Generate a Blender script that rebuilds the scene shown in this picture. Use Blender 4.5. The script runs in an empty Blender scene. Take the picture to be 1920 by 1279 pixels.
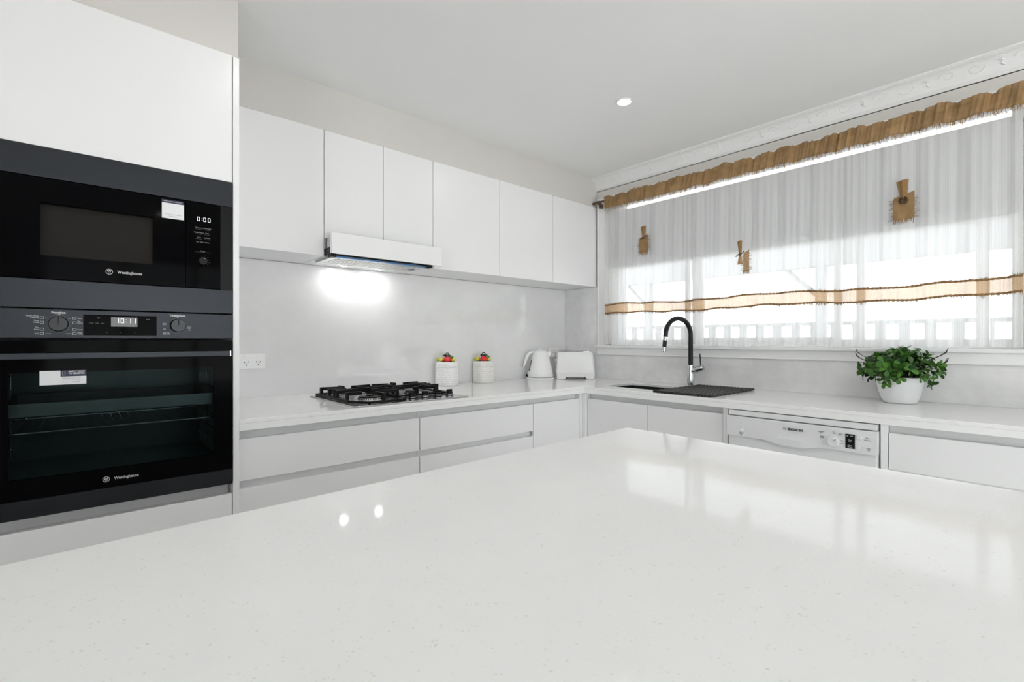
import bpy, bmesh, math, random
from mathutils import Vector, Matrix
random.seed(7)
PI = math.pi
scn = bpy.context.scene
COL = scn.collection
R = math.radians

# ---------------------------------------------------------------- materials
MATS = {}
def nodes_of(name):
    m = bpy.data.materials.new(name); m.use_nodes = True
    nt = m.node_tree
    return m, nt, nt.nodes['Principled BSDF'], nt.nodes['Material Output']
def setp(b, **k):
    names = {'col': 'Base Color', 'rough': 'Roughness', 'metal': 'Metallic', 'spec': 'Specular IOR Level', 'trans': 'Transmission Weight',
             'ior': 'IOR', 'coat': 'Coat Weight', 'coatr': 'Coat Roughness', 'em': 'Emission Color', 'ems': 'Emission Strength', 'alpha': 'Alpha',
             'sheen': 'Sheen Weight', 'sub': 'Subsurface Weight'}
    for a, v in k.items():
        if a in ('col', 'em') and len(v) == 3: v = (*v, 1)
        b.inputs[names[a]].default_value = v
def N(nt, t, **k):
    n = nt.nodes.new(t)
    for a, v in k.items():
        if a.startswith('_'): setattr(n, a[1:], v)
        else: n.inputs[a.replace('__', ' ')].default_value = v
    return n
def plain(name, col, rough=.5, noise=0.0, nscale=40, bump=0.0, bscale=200, **k):
    """principled surface with a faint procedural variation of colour and relief"""
    m, nt, b, out = nodes_of(name); setp(b, col=col, rough=rough, **k)
    tc = N(nt, 'ShaderNodeTexCoord')
    if noise:
        n = N(nt, 'ShaderNodeTexNoise', Scale=nscale, Detail=3.0)
        nt.links.new(tc.outputs['Object'], n.inputs['Vector'])
        mx = N(nt, 'ShaderNodeMix', _data_type='RGBA', _blend_type='MIX')
        mx.inputs[6].default_value = (*[c * (1 - noise) for c in col], 1); mx.inputs[7].default_value = (*[min(1, c * (1 + noise)) for c in col], 1)
        nt.links.new(n.outputs['Fac'], mx.inputs[0]); nt.links.new(mx.outputs[2], b.inputs['Base Color'])
    if bump:
        n2 = N(nt, 'ShaderNodeTexNoise', Scale=bscale, Detail=2.0)
        nt.links.new(tc.outputs['Object'], n2.inputs['Vector'])
        bp = N(nt, 'ShaderNodeBump', Strength=bump, Distance=.002)
        nt.links.new(n2.outputs['Fac'], bp.inputs['Height']); nt.links.new(bp.outputs[0], b.inputs['Normal'])
    MATS[name] = m
    return m
def emis(name, col, s):
    m, nt, b, out = nodes_of(name); setp(b, col=(0, 0, 0), em=col, ems=s, rough=.5); MATS[name] = m
    return m

plain('laminate', (.83, .83, .835), .28, noise=.006, nscale=3, bump=.015, bscale=30)
plain('cab_inner', (.55, .55, .555), .5, noise=.01)
plain('wall', (.64, .62, .59), .85, noise=.015, nscale=6, bump=.1, bscale=150)
plain('ceiling', (.86, .86, .86), .9, noise=.008, nscale=4, bump=.06, bscale=120)
plain('cornice', (.80, .80, .80), .6, noise=.01, nscale=20)
plain('trim', (.82, .82, .82), .35, noise=.008, nscale=10)
plain('floor', (.78, .77, .75), .35, noise=.04, nscale=3)
plain('pvc', (.84, .84, .84), .3, noise=.01)
plain('whiteplastic', (.86, .86, .86), .22, noise=.005)
plain('ceramic', (.86, .86, .855), .12, noise=.01, coat=.5)
plain('ceramic_warm', (.80, .785, .75), .15, noise=.01, coat=.4)
plain('enamel_dw', (.76, .765, .775), .25, noise=.006)
plain('darkslot', (.02, .02, .02), .7, noise=.05)
plain('blackglass', (.003, .003, .0035), .06, noise=.02, spec=.015)
plain('blackplastic', (.006, .006, .007), .35, noise=.05, spec=.15)
plain('castiron', (.006, .006, .0065), .45, noise=.1, bump=.2, bscale=400, spec=.18)
plain('knobsteel', (.030, .031, .033), .3, noise=.03, metal=.9)
plain('chrome', (.62, .63, .65), .12, noise=.01, metal=1.0)
plain('steel', (.55, .555, .56), .22, noise=.03, nscale=60, metal=1.0)
plain('alu', (.62, .62, .60), .35, noise=.02, metal=1.0)
plain('tapblack', (.010, .010, .011), .40, noise=.05, spec=.25)
plain('bronze', (.16, .12, .08), .35, noise=.1, metal=.9)
plain('sinkblack', (.012, .012, .012), .6, noise=.2, nscale=300)
plain('matblack', (.035, .033, .031), .65, noise=.25, nscale=250, bump=.5, bscale=300)
plain('bluefilm', (.01, .12, .30), .2, noise=.05)
plain('bluesteel', (.05, .09, .13), .3, noise=.05, metal=.5)
plain('red', (.75, .01, .01), .12, noise=.1, coat=.6)
plain('yellow', (.75, .62, .06), .2, noise=.15, nscale=80, coat=.4)
plain('limegreen', (.35, .45, .12), .25, noise=.2, nscale=80)
plain('leafglaze', (.012, .03, .012), .2, noise=.3, nscale=120, coat=.3)
plain('leafglaze2', (.04, .17, .04), .2, noise=.3, nscale=120, coat=.3)
plain('potwhite', (.78, .79, .80), .3, noise=.006)
plain('soil', (.02, .015, .01), .9, noise=.4, nscale=100)
plain('stem', (.02, .018, .012), .5, noise=.3)
plain('sticker', (.80, .80, .82), .4, noise=.01)
plain('navy', (.01, .012, .05), .4, noise=.02)
plain('printwhite', (.7, .7, .7), .5, noise=.01)
plain('printgrey', (.30, .30, .31), .5, noise=.01)
plain('printdark', (.05, .05, .055), .5, noise=.01)
plain('twine', (.10, .055, .025), .8, noise=.5, nscale=300)
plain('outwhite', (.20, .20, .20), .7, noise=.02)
plain('concrete', (.78, .77, .75), .8, noise=.06, nscale=8)
plain('ovenenamel', (.15, .19, .19), .3, noise=.05)
plain('island_panel', (.78, .78, .78), .3, noise=.006)
emis('led', (1, 1, 1), 14.0)
emis('hoodled', (1, 1, 1), 25.0)
emis('digit', (.95, .97, 1), .9)

def m_brushed():
    m, nt, b, out = nodes_of('dark brushed steel'); setp(b, rough=.38, metal=.85)
    tc = N(nt, 'ShaderNodeTexCoord'); mp = N(nt, 'ShaderNodeMapping'); mp.inputs['Scale'].default_value = (3, 3, 500)
    n = N(nt, 'ShaderNodeTexNoise', Scale=3.0, Detail=4.0); cr = N(nt, 'ShaderNodeValToRGB')
    cr.color_ramp.elements[0].color = (.022, .024, .028, 1); cr.color_ramp.elements[1].color = (.038, .041, .047, 1)
    nt.links.new(tc.outputs['Object'], mp.inputs[0]); nt.links.new(mp.outputs[0], n.inputs['Vector'])
    nt.links.new(n.outputs['Fac'], cr.inputs[0]); nt.links.new(cr.outputs[0], b.inputs['Base Color'])
    MATS['darksteel'] = m
m_brushed()

def m_stone(name, base, rough, speck=.10, cloud=.03, cscale=2.0, spec=.5):
    """engineered quartz: fine grey flecks and a very faint cloud"""
    m, nt, b, out = nodes_of(name); setp(b, rough=rough, spec=spec)
    tc = N(nt, 'ShaderNodeTexCoord')
    v = N(nt, 'ShaderNodeTexVoronoi', Scale=170.0, Randomness=1.0)
    lt = N(nt, 'ShaderNodeMapRange'); lt.inputs['From Min'].default_value = .12; lt.inputs['From Max'].default_value = .30
    n = N(nt, 'ShaderNodeTexNoise', Scale=60.0, Detail=2.0)
    gate = N(nt, 'ShaderNodeMapRange'); gate.inputs['From Min'].default_value = .50; gate.inputs['From Max'].default_value = .66
    inv = N(nt, 'ShaderNodeMath', _operation='SUBTRACT'); inv.inputs[0].default_value = 1.0
    mul = N(nt, 'ShaderNodeMath', _operation='MULTIPLY')
    c = N(nt, 'ShaderNodeTexNoise', Scale=cscale, Detail=6.0, Roughness=.6)
    m1 = N(nt, 'ShaderNodeMix', _data_type='RGBA'); m2 = N(nt, 'ShaderNodeMix', _data_type='RGBA')
    m1.inputs[6].default_value = (*[x * (1 - cloud) for x in base], 1); m1.inputs[7].default_value = (*[min(1, x * (1 + cloud)) for x in base], 1)
    for t in (v, n, c): nt.links.new(tc.outputs['Object'], t.inputs['Vector'])
    cm = N(nt, 'ShaderNodeMapRange'); cm.inputs['From Min'].default_value = .35; cm.inputs['From Max'].default_value = .65
    nt.links.new(c.outputs['Fac'], cm.inputs[0]); nt.links.new(cm.outputs[0], m1.inputs[0])
    nt.links.new(v.outputs['Distance'], lt.inputs[0]); nt.links.new(lt.outputs[0], inv.inputs[1])
    nt.links.new(n.outputs['Fac'], gate.inputs[0])
    nt.links.new(inv.outputs[0], mul.inputs[0]); nt.links.new(gate.outputs[0], mul.inputs[1])
    nt.links.new(mul.outputs[0], m2.inputs[0]); nt.links.new(m1.outputs[2], m2.inputs[6])
    m2.inputs[7].default_value = (base[0] * (1 - speck), base[1] * (1 - speck * 1.15), base[2] * (1 - speck * 1.4), 1)
    nt.links.new(m2.outputs[2], b.inputs['Base Color'])
    MATS[name] = m
m_stone('quartz', (.865, .865, .86), .06, speck=.16, cloud=.012, cscale=5, spec=.025)
m_stone('quartz_bench', (.86, .86, .855), .07, speck=.16, cloud=.012, cscale=5, spec=.16)
m_stone('splash', (.775, .775, .775), .025, speck=.03, cloud=.045, cscale=3.2, spec=.9)
m_stone('splash_mottled', (.745, .745, .745), .04, speck=.04, cloud=.085, cscale=5.5, spec=.6)

def m_glass(name, tint, spec, rough=.0, opaque=0.0, base=(.01, .01, .01)):
    """pane: clear transmission (transparent) with a fresnel reflection, optional dark body"""
    m, nt, b, out = nodes_of(name); nt.nodes.remove(b)
    tr = N(nt, 'ShaderNodeBsdfTransparent'); tr.inputs[0].default_value = (*tint, 1)
    gl = N(nt, 'ShaderNodeBsdfGlossy'); gl.inputs['Roughness'].default_value = rough
    df = N(nt, 'ShaderNodeBsdfDiffuse'); df.inputs[0].default_value = (*base, 1)
    mo = N(nt, 'ShaderNodeMixShader'); mo.inputs[0].default_value = opaque
    fr = N(nt, 'ShaderNodeFresnel'); fr.inputs[0].default_value = spec
    mx = N(nt, 'ShaderNodeMixShader')
    nt.links.new(tr.outputs[0], mo.inputs[1]); nt.links.new(df.outputs[0], mo.inputs[2])
    nt.links.new(fr.outputs[0], mx.inputs[0]); nt.links.new(mo.outputs[0], mx.inputs[1]); nt.links.new(gl.outputs[0], mx.inputs[2])
    nt.links.new(mx.outputs[0], out.inputs[0]); MATS[name] = m
m_glass('glass', (.96, .97, .97), 1.35)
m_glass('ovenglass', (.60, .66, .66), 1.07)
m_glass('mwglass', (.74, .73, .72), 1.07)

def m_fabric(name, col, alpha_lo, alpha_hi, pitch, translucent, weave=.35, axis=1, noise=(.0, 60)):
    """woven cloth: threads running down, alpha varies between and on the threads"""
    m, nt, b, out = nodes_of(name); nt.nodes.remove(b)
    tc = N(nt, 'ShaderNodeTexCoord'); sp = N(nt, 'ShaderNodeSeparateXYZ'); nt.links.new(tc.outputs['Object'], sp.inputs[0])
    def wave(o, p):
        a = N(nt, 'ShaderNodeMath', _operation='MULTIPLY'); a.inputs[1].default_value = 2 * PI / p
        s = N(nt, 'ShaderNodeMath', _operation='SINE'); nt.links.new(sp.outputs[o], a.inputs[0]); nt.links.new(a.outputs[0], s.inputs[0])
        q = N(nt, 'ShaderNodeMath', _operation='MULTIPLY_ADD'); q.inputs[1].default_value = .5; q.inputs[2].default_value = .5
        nt.links.new(s.outputs[0], q.inputs[0]); return q
    w1 = wave(axis, pitch); w2 = wave(2, pitch * .8)
    mixw = N(nt, 'ShaderNodeMix', _data_type='FLOAT'); mixw.inputs[0].default_value = weave
    nt.links.new(w1.outputs[0], mixw.inputs[2]); nt.links.new(w2.outputs[0], mixw.inputs[3])
    nz = N(nt, 'ShaderNodeTexNoise', Scale=float(noise[1]), Detail=3.0); nt.links.new(tc.outputs['Object'], nz.inputs['Vector'])
    al = N(nt, 'ShaderNodeMapRange'); al.inputs['To Min'].default_value = alpha_lo; al.inputs['To Max'].default_value = alpha_hi
    nt.links.new(mixw.outputs[0], al.inputs[0])
    d = N(nt, 'ShaderNodeBsdfDiffuse'); t = N(nt, 'ShaderNodeBsdfTranslucent'); tr = N(nt, 'ShaderNodeBsdfTransparent')
    cm = N(nt, 'ShaderNodeMix', _data_type='RGBA')
    cm.inputs[6].default_value = (*[c * (1 - noise[0]) for c in col], 1); cm.inputs[7].default_value = (*[min(1, c * (1 + noise[0])) for c in col], 1)
    nt.links.new(nz.outputs['Fac'], cm.inputs[0]); nt.links.new(cm.outputs[2], d.inputs[0]); nt.links.new(cm.outputs[2], t.inputs[0])
    m1 = N(nt, 'ShaderNodeMixShader'); m1.inputs[0].default_value = translucent
    nt.links.new(d.outputs[0], m1.inputs[1]); nt.links.new(t.outputs[0], m1.inputs[2])
    m2 = N(nt, 'ShaderNodeMixShader'); nt.links.new(al.outputs[0], m2.inputs[0])
    nt.links.new(tr.outputs[0], m2.inputs[1]); nt.links.new(m1.outputs[0], m2.inputs[2]); nt.links.new(m2.outputs[0], out.inputs[0])
    MATS[name] = m
m_fabric('sheer', (.88, .88, .88), .46, .68, .0034, .33, .2)
m_fabric('blind', (.62, .625, .63), .985, .995, .003, .22, .5)
m_fabric('burlap', (.36, .225, .105), .90, 1.0, .004, .30, .5, noise=(.45, 22))
m_fabric('burlap_light', (.66, .44, .24), .62, .92, .004, .55, .5, noise=(.15, 40))
m_fabric('burlap_dark', (.36, .22, .10), .9, 1.0, .004, .25, .5, noise=(.25, 90))

def m_leaf():
    m, nt, b, out = nodes_of('leaf'); setp(b, rough=.38, spec=.4)
    tc = N(nt, 'ShaderNodeTexCoord'); n = N(nt, 'ShaderNodeTexNoise', Scale=28.0, Detail=2.0); cr = N(nt, 'ShaderNodeValToRGB')
    e = cr.color_ramp.elements; e[0].position = .25; e[0].color = (.008, .040, .006, 1); e[1].position = 1.0; e[1].color = (.085, .25, .025, 1)
    nt.links.new(tc.outputs['Object'], n.inputs['Vector']); nt.links.new(n.outputs['Fac'], cr.inputs[0]); nt.links.new(cr.outputs[0], b.inputs['Base Color'])
    ge = N(nt, 'ShaderNodeNewGeometry')
    mr = N(nt, 'ShaderNodeMath', _operation='MULTIPLY_ADD'); mr.inputs[1].default_value = .75; mr.inputs[2].default_value = .0
    ad = N(nt, 'ShaderNodeMath', _operation='MULTIPLY_ADD'); ad.inputs[1].default_value = .5
    nt.links.new(ge.outputs['Random Per Island'], mr.inputs[0]); nt.links.new(n.outputs['Fac'], ad.inputs[0]); nt.links.new(mr.outputs[0], ad.inputs[2]); nt.links.new(ad.outputs[0], cr.inputs[0])
    tl = N(nt, 'ShaderNodeBsdfTranslucent'); nt.links.new(cr.outputs[0], tl.inputs[0])
    ms = N(nt, 'ShaderNodeMixShader'); ms.inputs[0].default_value = .15
    nt.links.new(b.outputs[0], ms.inputs[1]); nt.links.new(tl.outputs[0], ms.inputs[2]); nt.links.new(ms.outputs[0], out.inputs[0])
    MATS['leaf'] = m
m_leaf()

# ---------------------------------------------------------------- mesh helpers
class MB:
    def __init__(s): s.bm = bmesh.new()
    def hexa(s, p):
        v = [s.bm.verts.new(q) for q in p]
        for f in ((0, 3, 2, 1), (4, 5, 6, 7), (0, 1, 5, 4), (1, 2, 6, 5), (2, 3, 7, 6), (3, 0, 4, 7)): s.bm.faces.new([v[i] for i in f])
        return s
    def box(s, x0, x1, y0, y1, z0, z1):
        x0, x1 = sorted((x0, x1)); y0, y1 = sorted((y0, y1)); z0, z1 = sorted((z0, z1))
        return s.hexa([(x0, y0, z0), (x1, y0, z0), (x1, y1, z0), (x0, y1, z0), (x0, y0, z1), (x1, y0, z1), (x1, y1, z1), (x0, y1, z1)])
    def prism(s, poly, z0, z1):
        n = len(poly); lo = [s.bm.verts.new((x, y, z0)) for x, y in poly]; hi = [s.bm.verts.new((x, y, z1)) for x, y in poly]
        s.bm.faces.new(lo[::-1]); s.bm.faces.new(hi)
        for i in range(n): j = (i + 1) % n; s.bm.faces.new((lo[i], lo[j], hi[j], hi[i]))
        return s
    def rings(s, rings, cap0=True, cap1=True, closed=True):
        R_ = [[s.bm.verts.new(p) for p in r] for r in rings]
        n = len(R_[0])
        for a, b in zip(R_, R_[1:]):
            for i in range(n if closed else n - 1):
                j = (i + 1) % n
                try: s.bm.faces.new((a[i], a[j], b[j], b[i]))
                except ValueError: pass
        if cap0 and closed: s.bm.faces.new(R_[0][::-1])
        if cap1 and closed: s.bm.faces.new(R_[-1])
        return s
    def lathe(s, prof, c=(0, 0, 0), seg=32, cap0=True, cap1=True):
        return s.rings([[(c[0] + max(r, 1e-5) * math.cos(2 * PI * i / seg), c[1] + max(r, 1e-5) * math.sin(2 * PI * i / seg), c[2] + z) for i in range(seg)] for r, z in prof], cap0, cap1)
    def tube(s, pts, r, seg=10, cap=True):
        pts = [Vector(p) for p in pts]; rr = r if isinstance(r, (list, tuple)) else [r] * len(pts)
        rings = []; up = None
        for i, p in enumerate(pts):
            t = (pts[min(i + 1, len(pts) - 1)] - pts[max(i - 1, 0)]).normalized()
            if up is None:
                up = Vector((0, 0, 1)) if abs(t.z) < .9 else Vector((1, 0, 0))
            a = (up - t * up.dot(t)); a = a.normalized() if a.length > 1e-6 else t.orthogonal().normalized()
            up = a; b = t.cross(a)
            rings.append([tuple(p + a * rr[i] * math.cos(2 * PI * k / seg) + b * rr[i] * math.sin(2 * PI * k / seg)) for k in range(seg)])
        return s.rings(rings, cap, cap)
    def cyl(s, p0, p1, r0, r1=None, seg=24): return s.tube([p0, p1], [r0, r0 if r1 is None else r1], seg)
    def ball(s, c, r, sx=1, sy=1, sz=1, u=14, v=9):
        prof = []
        rings = []
        for j in range(1, v):
            a = PI * j / v - PI / 2
            rings.append([(c[0] + r * sx * math.cos(a) * math.cos(2 * PI * i / u), c[1] + r * sy * math.cos(a) * math.sin(2 * PI * i / u), c[2] + r * sz * math.sin(a)) for i in range(u)])
        lo = (c[0], c[1], c[2] - r * sz); hi = (c[0], c[1], c[2] + r * sz)
        V = [[s.bm.verts.new(p) for p in q] for q in rings]
        for a, b in zip(V, V[1:]):
            for i in range(u): s.bm.faces.new((a[i], a[(i + 1) % u], b[(i + 1) % u], b[i]))
        vl = s.bm.verts.new(lo); vh = s.bm.verts.new(hi)
        for i in range(u): s.bm.faces.new((vl, V[0][(i + 1) % u], V[0][i])); s.bm.faces.new((vh, V[-1][i], V[-1][(i + 1) % u]))
        return s
    def slab(s, xs, ys, keep, z0, z1):
        """flat slab on a grid with cells left out, welded so that the surface is one piece"""
        vs = {}
        def V(i, j, z):
            if (i, j, z) not in vs: vs[(i, j, z)] = s.bm.verts.new((xs[i], ys[j], z))
            return vs[(i, j, z)]
        nx, ny = len(xs) - 1, len(ys) - 1
        K = lambda i, j: 0 <= i < nx and 0 <= j < ny and keep((xs[i] + xs[i + 1]) / 2, (ys[j] + ys[j + 1]) / 2)
        for i in range(nx):
            for j in range(ny):
                if not K(i, j): continue
                s.bm.faces.new((V(i, j, z1), V(i + 1, j, z1), V(i + 1, j + 1, z1), V(i, j + 1, z1)))
                s.bm.faces.new((V(i, j, z0), V(i, j + 1, z0), V(i + 1, j + 1, z0), V(i + 1, j, z0)))
                if not K(i, j - 1): s.bm.faces.new((V(i, j, z0), V(i + 1, j, z0), V(i + 1, j, z1), V(i, j, z1)))
                if not K(i, j + 1): s.bm.faces.new((V(i + 1, j + 1, z0), V(i, j + 1, z0), V(i, j + 1, z1), V(i + 1, j + 1, z1)))
                if not K(i - 1, j): s.bm.faces.new((V(i, j + 1, z0), V(i, j, z0), V(i, j, z1), V(i, j + 1, z1)))
                if not K(i + 1, j): s.bm.faces.new((V(i + 1, j, z0), V(i + 1, j + 1, z0), V(i + 1, j + 1, z1), V(i + 1, j, z1)))
        return s
    def text(s, body, org, size, right=(1, 0, 0), up=(0, 0, 1), align='CENTER', depth=.0004, sx=1.0, bold=0.0):
        cu = bpy.data.curves.new('t', 'FONT'); cu.body = body; cu.size = size; cu.align_x = align; cu.align_y = 'CENTER'; cu.extrude = depth; cu.offset = bold
        cu.resolution_u = 3
        ob = bpy.data.objects.new('t', cu); COL.objects.link(ob)
        dg = bpy.context.evaluated_depsgraph_get(); dg.update()
        me = bpy.data.meshes.new_from_object(ob.evaluated_get(dg))
        right = Vector(right); up = Vector(up); nrm = right.cross(up); o = Vector(org)
        for v in me.vertices:
            c = v.co.copy(); v.co = o + right * c.x * sx + up * c.y + nrm * c.z
        s.bm.from_mesh(me)
        bpy.data.meshes.remove(me); bpy.data.objects.remove(ob); bpy.data.curves.remove(cu)
        return s
    def xf(s, M): bmesh.ops.transform(s.bm, matrix=M, verts=s.bm.verts); return s
    def build(s, name, mat, parent=None, bevel=0.0, smooth=True, world=True, seg=2, ang=35, recalc=True):
        if recalc: bmesh.ops.recalc_face_normals(s.bm, faces=s.bm.faces)
        if world and parent is not None:
            off = Vector(parent.get('_o', (0, 0, 0)))
            if off.length: bmesh.ops.translate(s.bm, vec=-off, verts=s.bm.verts)
        me = bpy.data.meshes.new(name); s.bm.to_mesh(me); s.bm.free()
        me.materials.append(MATS[mat] if isinstance(mat, str) else mat)
        if smooth:
            me.polygons.foreach_set('use_smooth', [True] * len(me.polygons))
            me.set_sharp_from_angle(angle=R(ang))
        o = bpy.data.objects.new(name, me); COL.objects.link(o)
        if parent is not None:
            o.parent = parent
            o['_o'] = tuple(parent.get('_o', (0, 0, 0)))
        if bevel:
            b = o.modifiers.new('edge', 'BEVEL'); b.width = bevel; b.segments = seg; b.limit_method = 'ANGLE'; b.angle_limit = R(40); b.harden_normals = smooth
        return o

def tag(o, label=None, cat=None, group=None, kind=None):
    if label: o['label'] = label
    if cat: o['category'] = cat
    if group: o['group'] = group
    if kind: o['kind'] = kind
    return o
def thing(name, loc, label, cat, group=None, rz=0):
    o = bpy.data.objects.new(name, None); COL.objects.link(o); o.location = loc; o.rotation_euler = (0, 0, rz); o.empty_display_size = .05
    o['_o'] = tuple(loc)
    return tag(o, label, cat, group)
def struct(name, mb, mat, parent=None, **k):
    o = mb.build(name, mat, parent, **k)
    if parent is None: o['kind'] = 'structure'
    return o
def copy_tree(o, parent=None):
    c = o.copy(); COL.objects.link(c)
    if parent is not None: c.parent = parent
    for ch in list(o.children): copy_tree(ch, c)
    return c

# ---------------------------------------------------------------- measures (metres; x towards the window wall, y towards the cooktop wall)
X0, Y0 = 2.837, 2.58            # window wall and cooktop wall
ZC = 2.355                      # ceiling
XM, YM = -3.6, -3.4             # far walls behind the camera
YF = 1.878                      # front of the cooktop bench and of the oven tower
XF = 2.238                      # front of the sink bench
YU = 2.2576                     # face of the upper doors
WT, WB = 2.150, 1.14            # window opening
WL, WR = 2.176, .09
ZT = 2.151                      # top of the tall and upper cabinets

# ---------------------------------------------------------------- room shell
struct('floor', MB().box(XM - .1, X0 + .12, YM - .1, Y0 + .1, -.1, 0), 'floor')
struct('ceiling', MB().box(XM - .1, X0 + .12, YM - .1, Y0 + .1, ZC, ZC + .1), 'ceiling')
struct('wall_back', MB().box(XM - .1, X0 + .12, Y0, Y0 + .12, 0, ZC), 'wall')
w = MB()
w.box(X0, X0 + .12, WL, Y0, 0, ZC); w.box(X0, X0 + .12, YM, WR, 0, ZC)
w.box(X0, X0 + .12, WR, WL, 0, WB - .012); w.box(X0, X0 + .12, WR, WL, WT, ZC)
struct('wall_right', w, 'wall')
w = MB(); w.box(XM - .12, XM, YM, -2.6, 0, ZC); w.box(XM - .12, XM, -.6, Y0, 0, ZC); w.box(XM - .12, XM, -2.6, -.6, 2.15, ZC)
struct('wall_left', w, 'wall')
w = MB(); w.box(XM, -.35, YM - .12, YM, 0, ZC); w.box(1.75, X0, YM - .12, YM, 0, ZC); w.box(-.35, 1.75, YM - .12, YM, 2.15, ZC)
struct('wall_front', w, 'wall')
def added_sliding_door(name, a, b, axis, c):  # unseen glazed openings, added and sized to let daylight into the room
    f = MB(); g = MB()
    n = 3; step = (b - a) / n
    def bx(m, u0, u1, z0, z1, d=.03):
        if axis == 'x': m.box(u0, u1, c - d, c + d, z0, z1)
        else: m.box(c - d, c + d, u0, u1, z0, z1)
    bx(f, a, b, 2.10, 2.15); bx(f, a, b, 0, .05)
    for i in range(n + 1): bx(f, a + i * step - (.05 if i == n else 0 if i == 0 else .025), a + i * step + (.05 if i == 0 else 0 if i == n else .025), .05, 2.10)
    for i in range(n): bx(g, a + i * step + .03, a + (i + 1) * step - .03, .05, 2.10, .003)
    o = struct(name, f, 'pvc'); g.build('pane', 'glass', o)
added_sliding_door('added_door_1', -.35, 1.75, 'x', YM - .06)
added_sliding_door('added_door_2', -2.6, -.6, 'y', XM - .06)

# bulkheads over the upper cabinets and the oven tower
blk = MB()
blk.prism([(-.24, Y0), (-.24, YF + .018), (.404, YF + .018), (.404, 2.262), (X0, 2.262), (X0, Y0)], ZT + .002, ZC)
struct('wall_bulkhead', blk, 'wall')
struct('wall_nib', MB().box(-.36, -.24, YF + .01, Y0, 0, ZC), 'wall')

# plaster cornice with relief scrolls on the window wall
cn = MB(); prof = []
ch, cd = ZC - 2.265, .062
pr = [(0, 0), (0, .004), (.006, .010), (.008, .016)]
for i in range(9):
    a = PI / 2 * i / 8; pr.append((.010 + (cd - .020) * (1 - math.cos(a)), .018 + (ch - .030) * math.sin(a)))
pr += [(cd - .006, ch - .008), (cd, ch - .006), (cd, ch)]
ring = lambda y: [(X0 - d, y, 2.265 + h) for d, h in pr] + [(X0, y, ZC)]
cn.rings([ring(YM), ring(2.262)])
yy = 2.16
def cov(t):       # point on the cove at parameter t 0..1
    a = PI / 2 * t
    return (X0 - (.010 + (cd - .020) * (1 - math.cos(a))) - .0005, 2.265 + .018 + (ch - .030) * math.sin(a))
while yy > -.5:
    for sgn in (1, -1):
        pts = []
        for k in range(15):
            a = k / 14 * 2.2 * PI; rr = .030 * (1 - k / 18)
            t = .45 + sgn * .0 + (rr * math.sin(a)) * 9 * sgn
            x, z = cov(max(.05, min(.92, t)))
            pts.append((x, yy + sgn * .045 + rr * math.cos(a) * sgn, z))
        cn.tube(pts, [.0030 - .0018 * k / 14 for k in range(15)], 5)
    for lf in (-.02, 0, .02):
        x, z = cov(.45 + lf * 12); x2, z2 = cov(.62 + lf * 8)
        cn.tube([(x, yy + .1, z), ((x + x2) / 2 - .002, yy + .112, (z + z2) / 2), (x2, yy + .13 + lf, z2)], [.001, .005, .001], 6)
    yy -= .235
struct('trim_1', cn, 'cornice')

# ---------------------------------------------------------------- window
fr = MB()
xo = X0 - .017
fr.box(xo, X0, WL, WL + .068, 1.072, WT + .06)                    # architrave: sides, head, foot
fr.box(xo, X0, WR - .068, WR, 1.072, WT + .06)
fr.box(xo, X0, WR + .0002, WL - .0002, WT, WT + .06)
fr.box(xo, X0, WR, WL, 1.072, 1.122)
fr.box(xo - .004, X0, WL + .056, WL + .068, 1.072, WT + .06)
fr.box(xo - .004, X0, WR - .068, WL + .068, 1.072, 1.080)
win = struct('window_1', fr, 'trim', bevel=.003)
MB().box(X0 - .035, X0 + .12, WR - .075, WL + .075, 1.122, WB).build('window_sill', 'trim', win, bevel=.004)
sf = MB(); fx0, fx1 = 2.885, 2.935
sf.box(fx0, fx1, WL - .075, WL, WB, WT); sf.box(fx0, fx1, WR, WR + .041, WB, WT)
sf.box(fx0, fx1, WR + .041, WL - .075, WB, 1.181); sf.box(fx0, fx1, WR + .041, WL - .075, WT - .008, WT)
sf.box(fx0 - .012, fx1, WL - .12, WL - .105, WB, WT)
for a, b in ((1.595, 1.570), (1.544, 1.478), (.771, .740), (.674, .640), (.240, .199)):
    sf.box(fx0 + .008, fx1 - .008, a, b, 1.181, 2.100)
sf.box(fx0 - .006, fx1, 1.470, .771, 1.17, 1.192)
for s_ in ((WL - .02, 2.095), ):
    sf.box(fx0 - .02, fx0, s_[0], s_[1], WB, 1.2)
sf.build('window_frame', 'pvc', win, bevel=.002)
MB().box(2.908, 2.913, WR + .02, WL - .03, 1.17, WT - .005).build('pane', 'glass', win)

# ---------------------------------------------------------------- outside the window
struct('ground_outside', MB().box(X0 + .12, 14, -12, 14, -.12, -.02), 'concrete')
pt = thing('patio_cover', (6.5, 1.8, -.02), 'pale patio frame of beam, posts and braces standing outside the kitchen window', 'patio cover')
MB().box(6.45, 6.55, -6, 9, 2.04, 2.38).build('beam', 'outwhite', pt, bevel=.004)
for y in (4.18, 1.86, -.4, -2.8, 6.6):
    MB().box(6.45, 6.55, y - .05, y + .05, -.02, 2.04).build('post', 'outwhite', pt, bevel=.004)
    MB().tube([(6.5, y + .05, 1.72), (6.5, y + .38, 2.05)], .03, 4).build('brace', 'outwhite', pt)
fn = thing('picket_fence', (9, 1, -.02), 'pale slatted fence beyond the patio, seen low through the sheer curtain', 'fence')
fm = MB(); fm.box(8.98, 9.06, -9, 12, 1.42, 1.48); fm.box(8.98, 9.06, -9, 12, .3, .36)
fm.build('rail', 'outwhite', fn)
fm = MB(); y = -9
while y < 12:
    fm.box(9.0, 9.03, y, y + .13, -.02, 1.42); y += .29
tag(fm.build('picket', 'outwhite', fn), kind='stuff')

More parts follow.
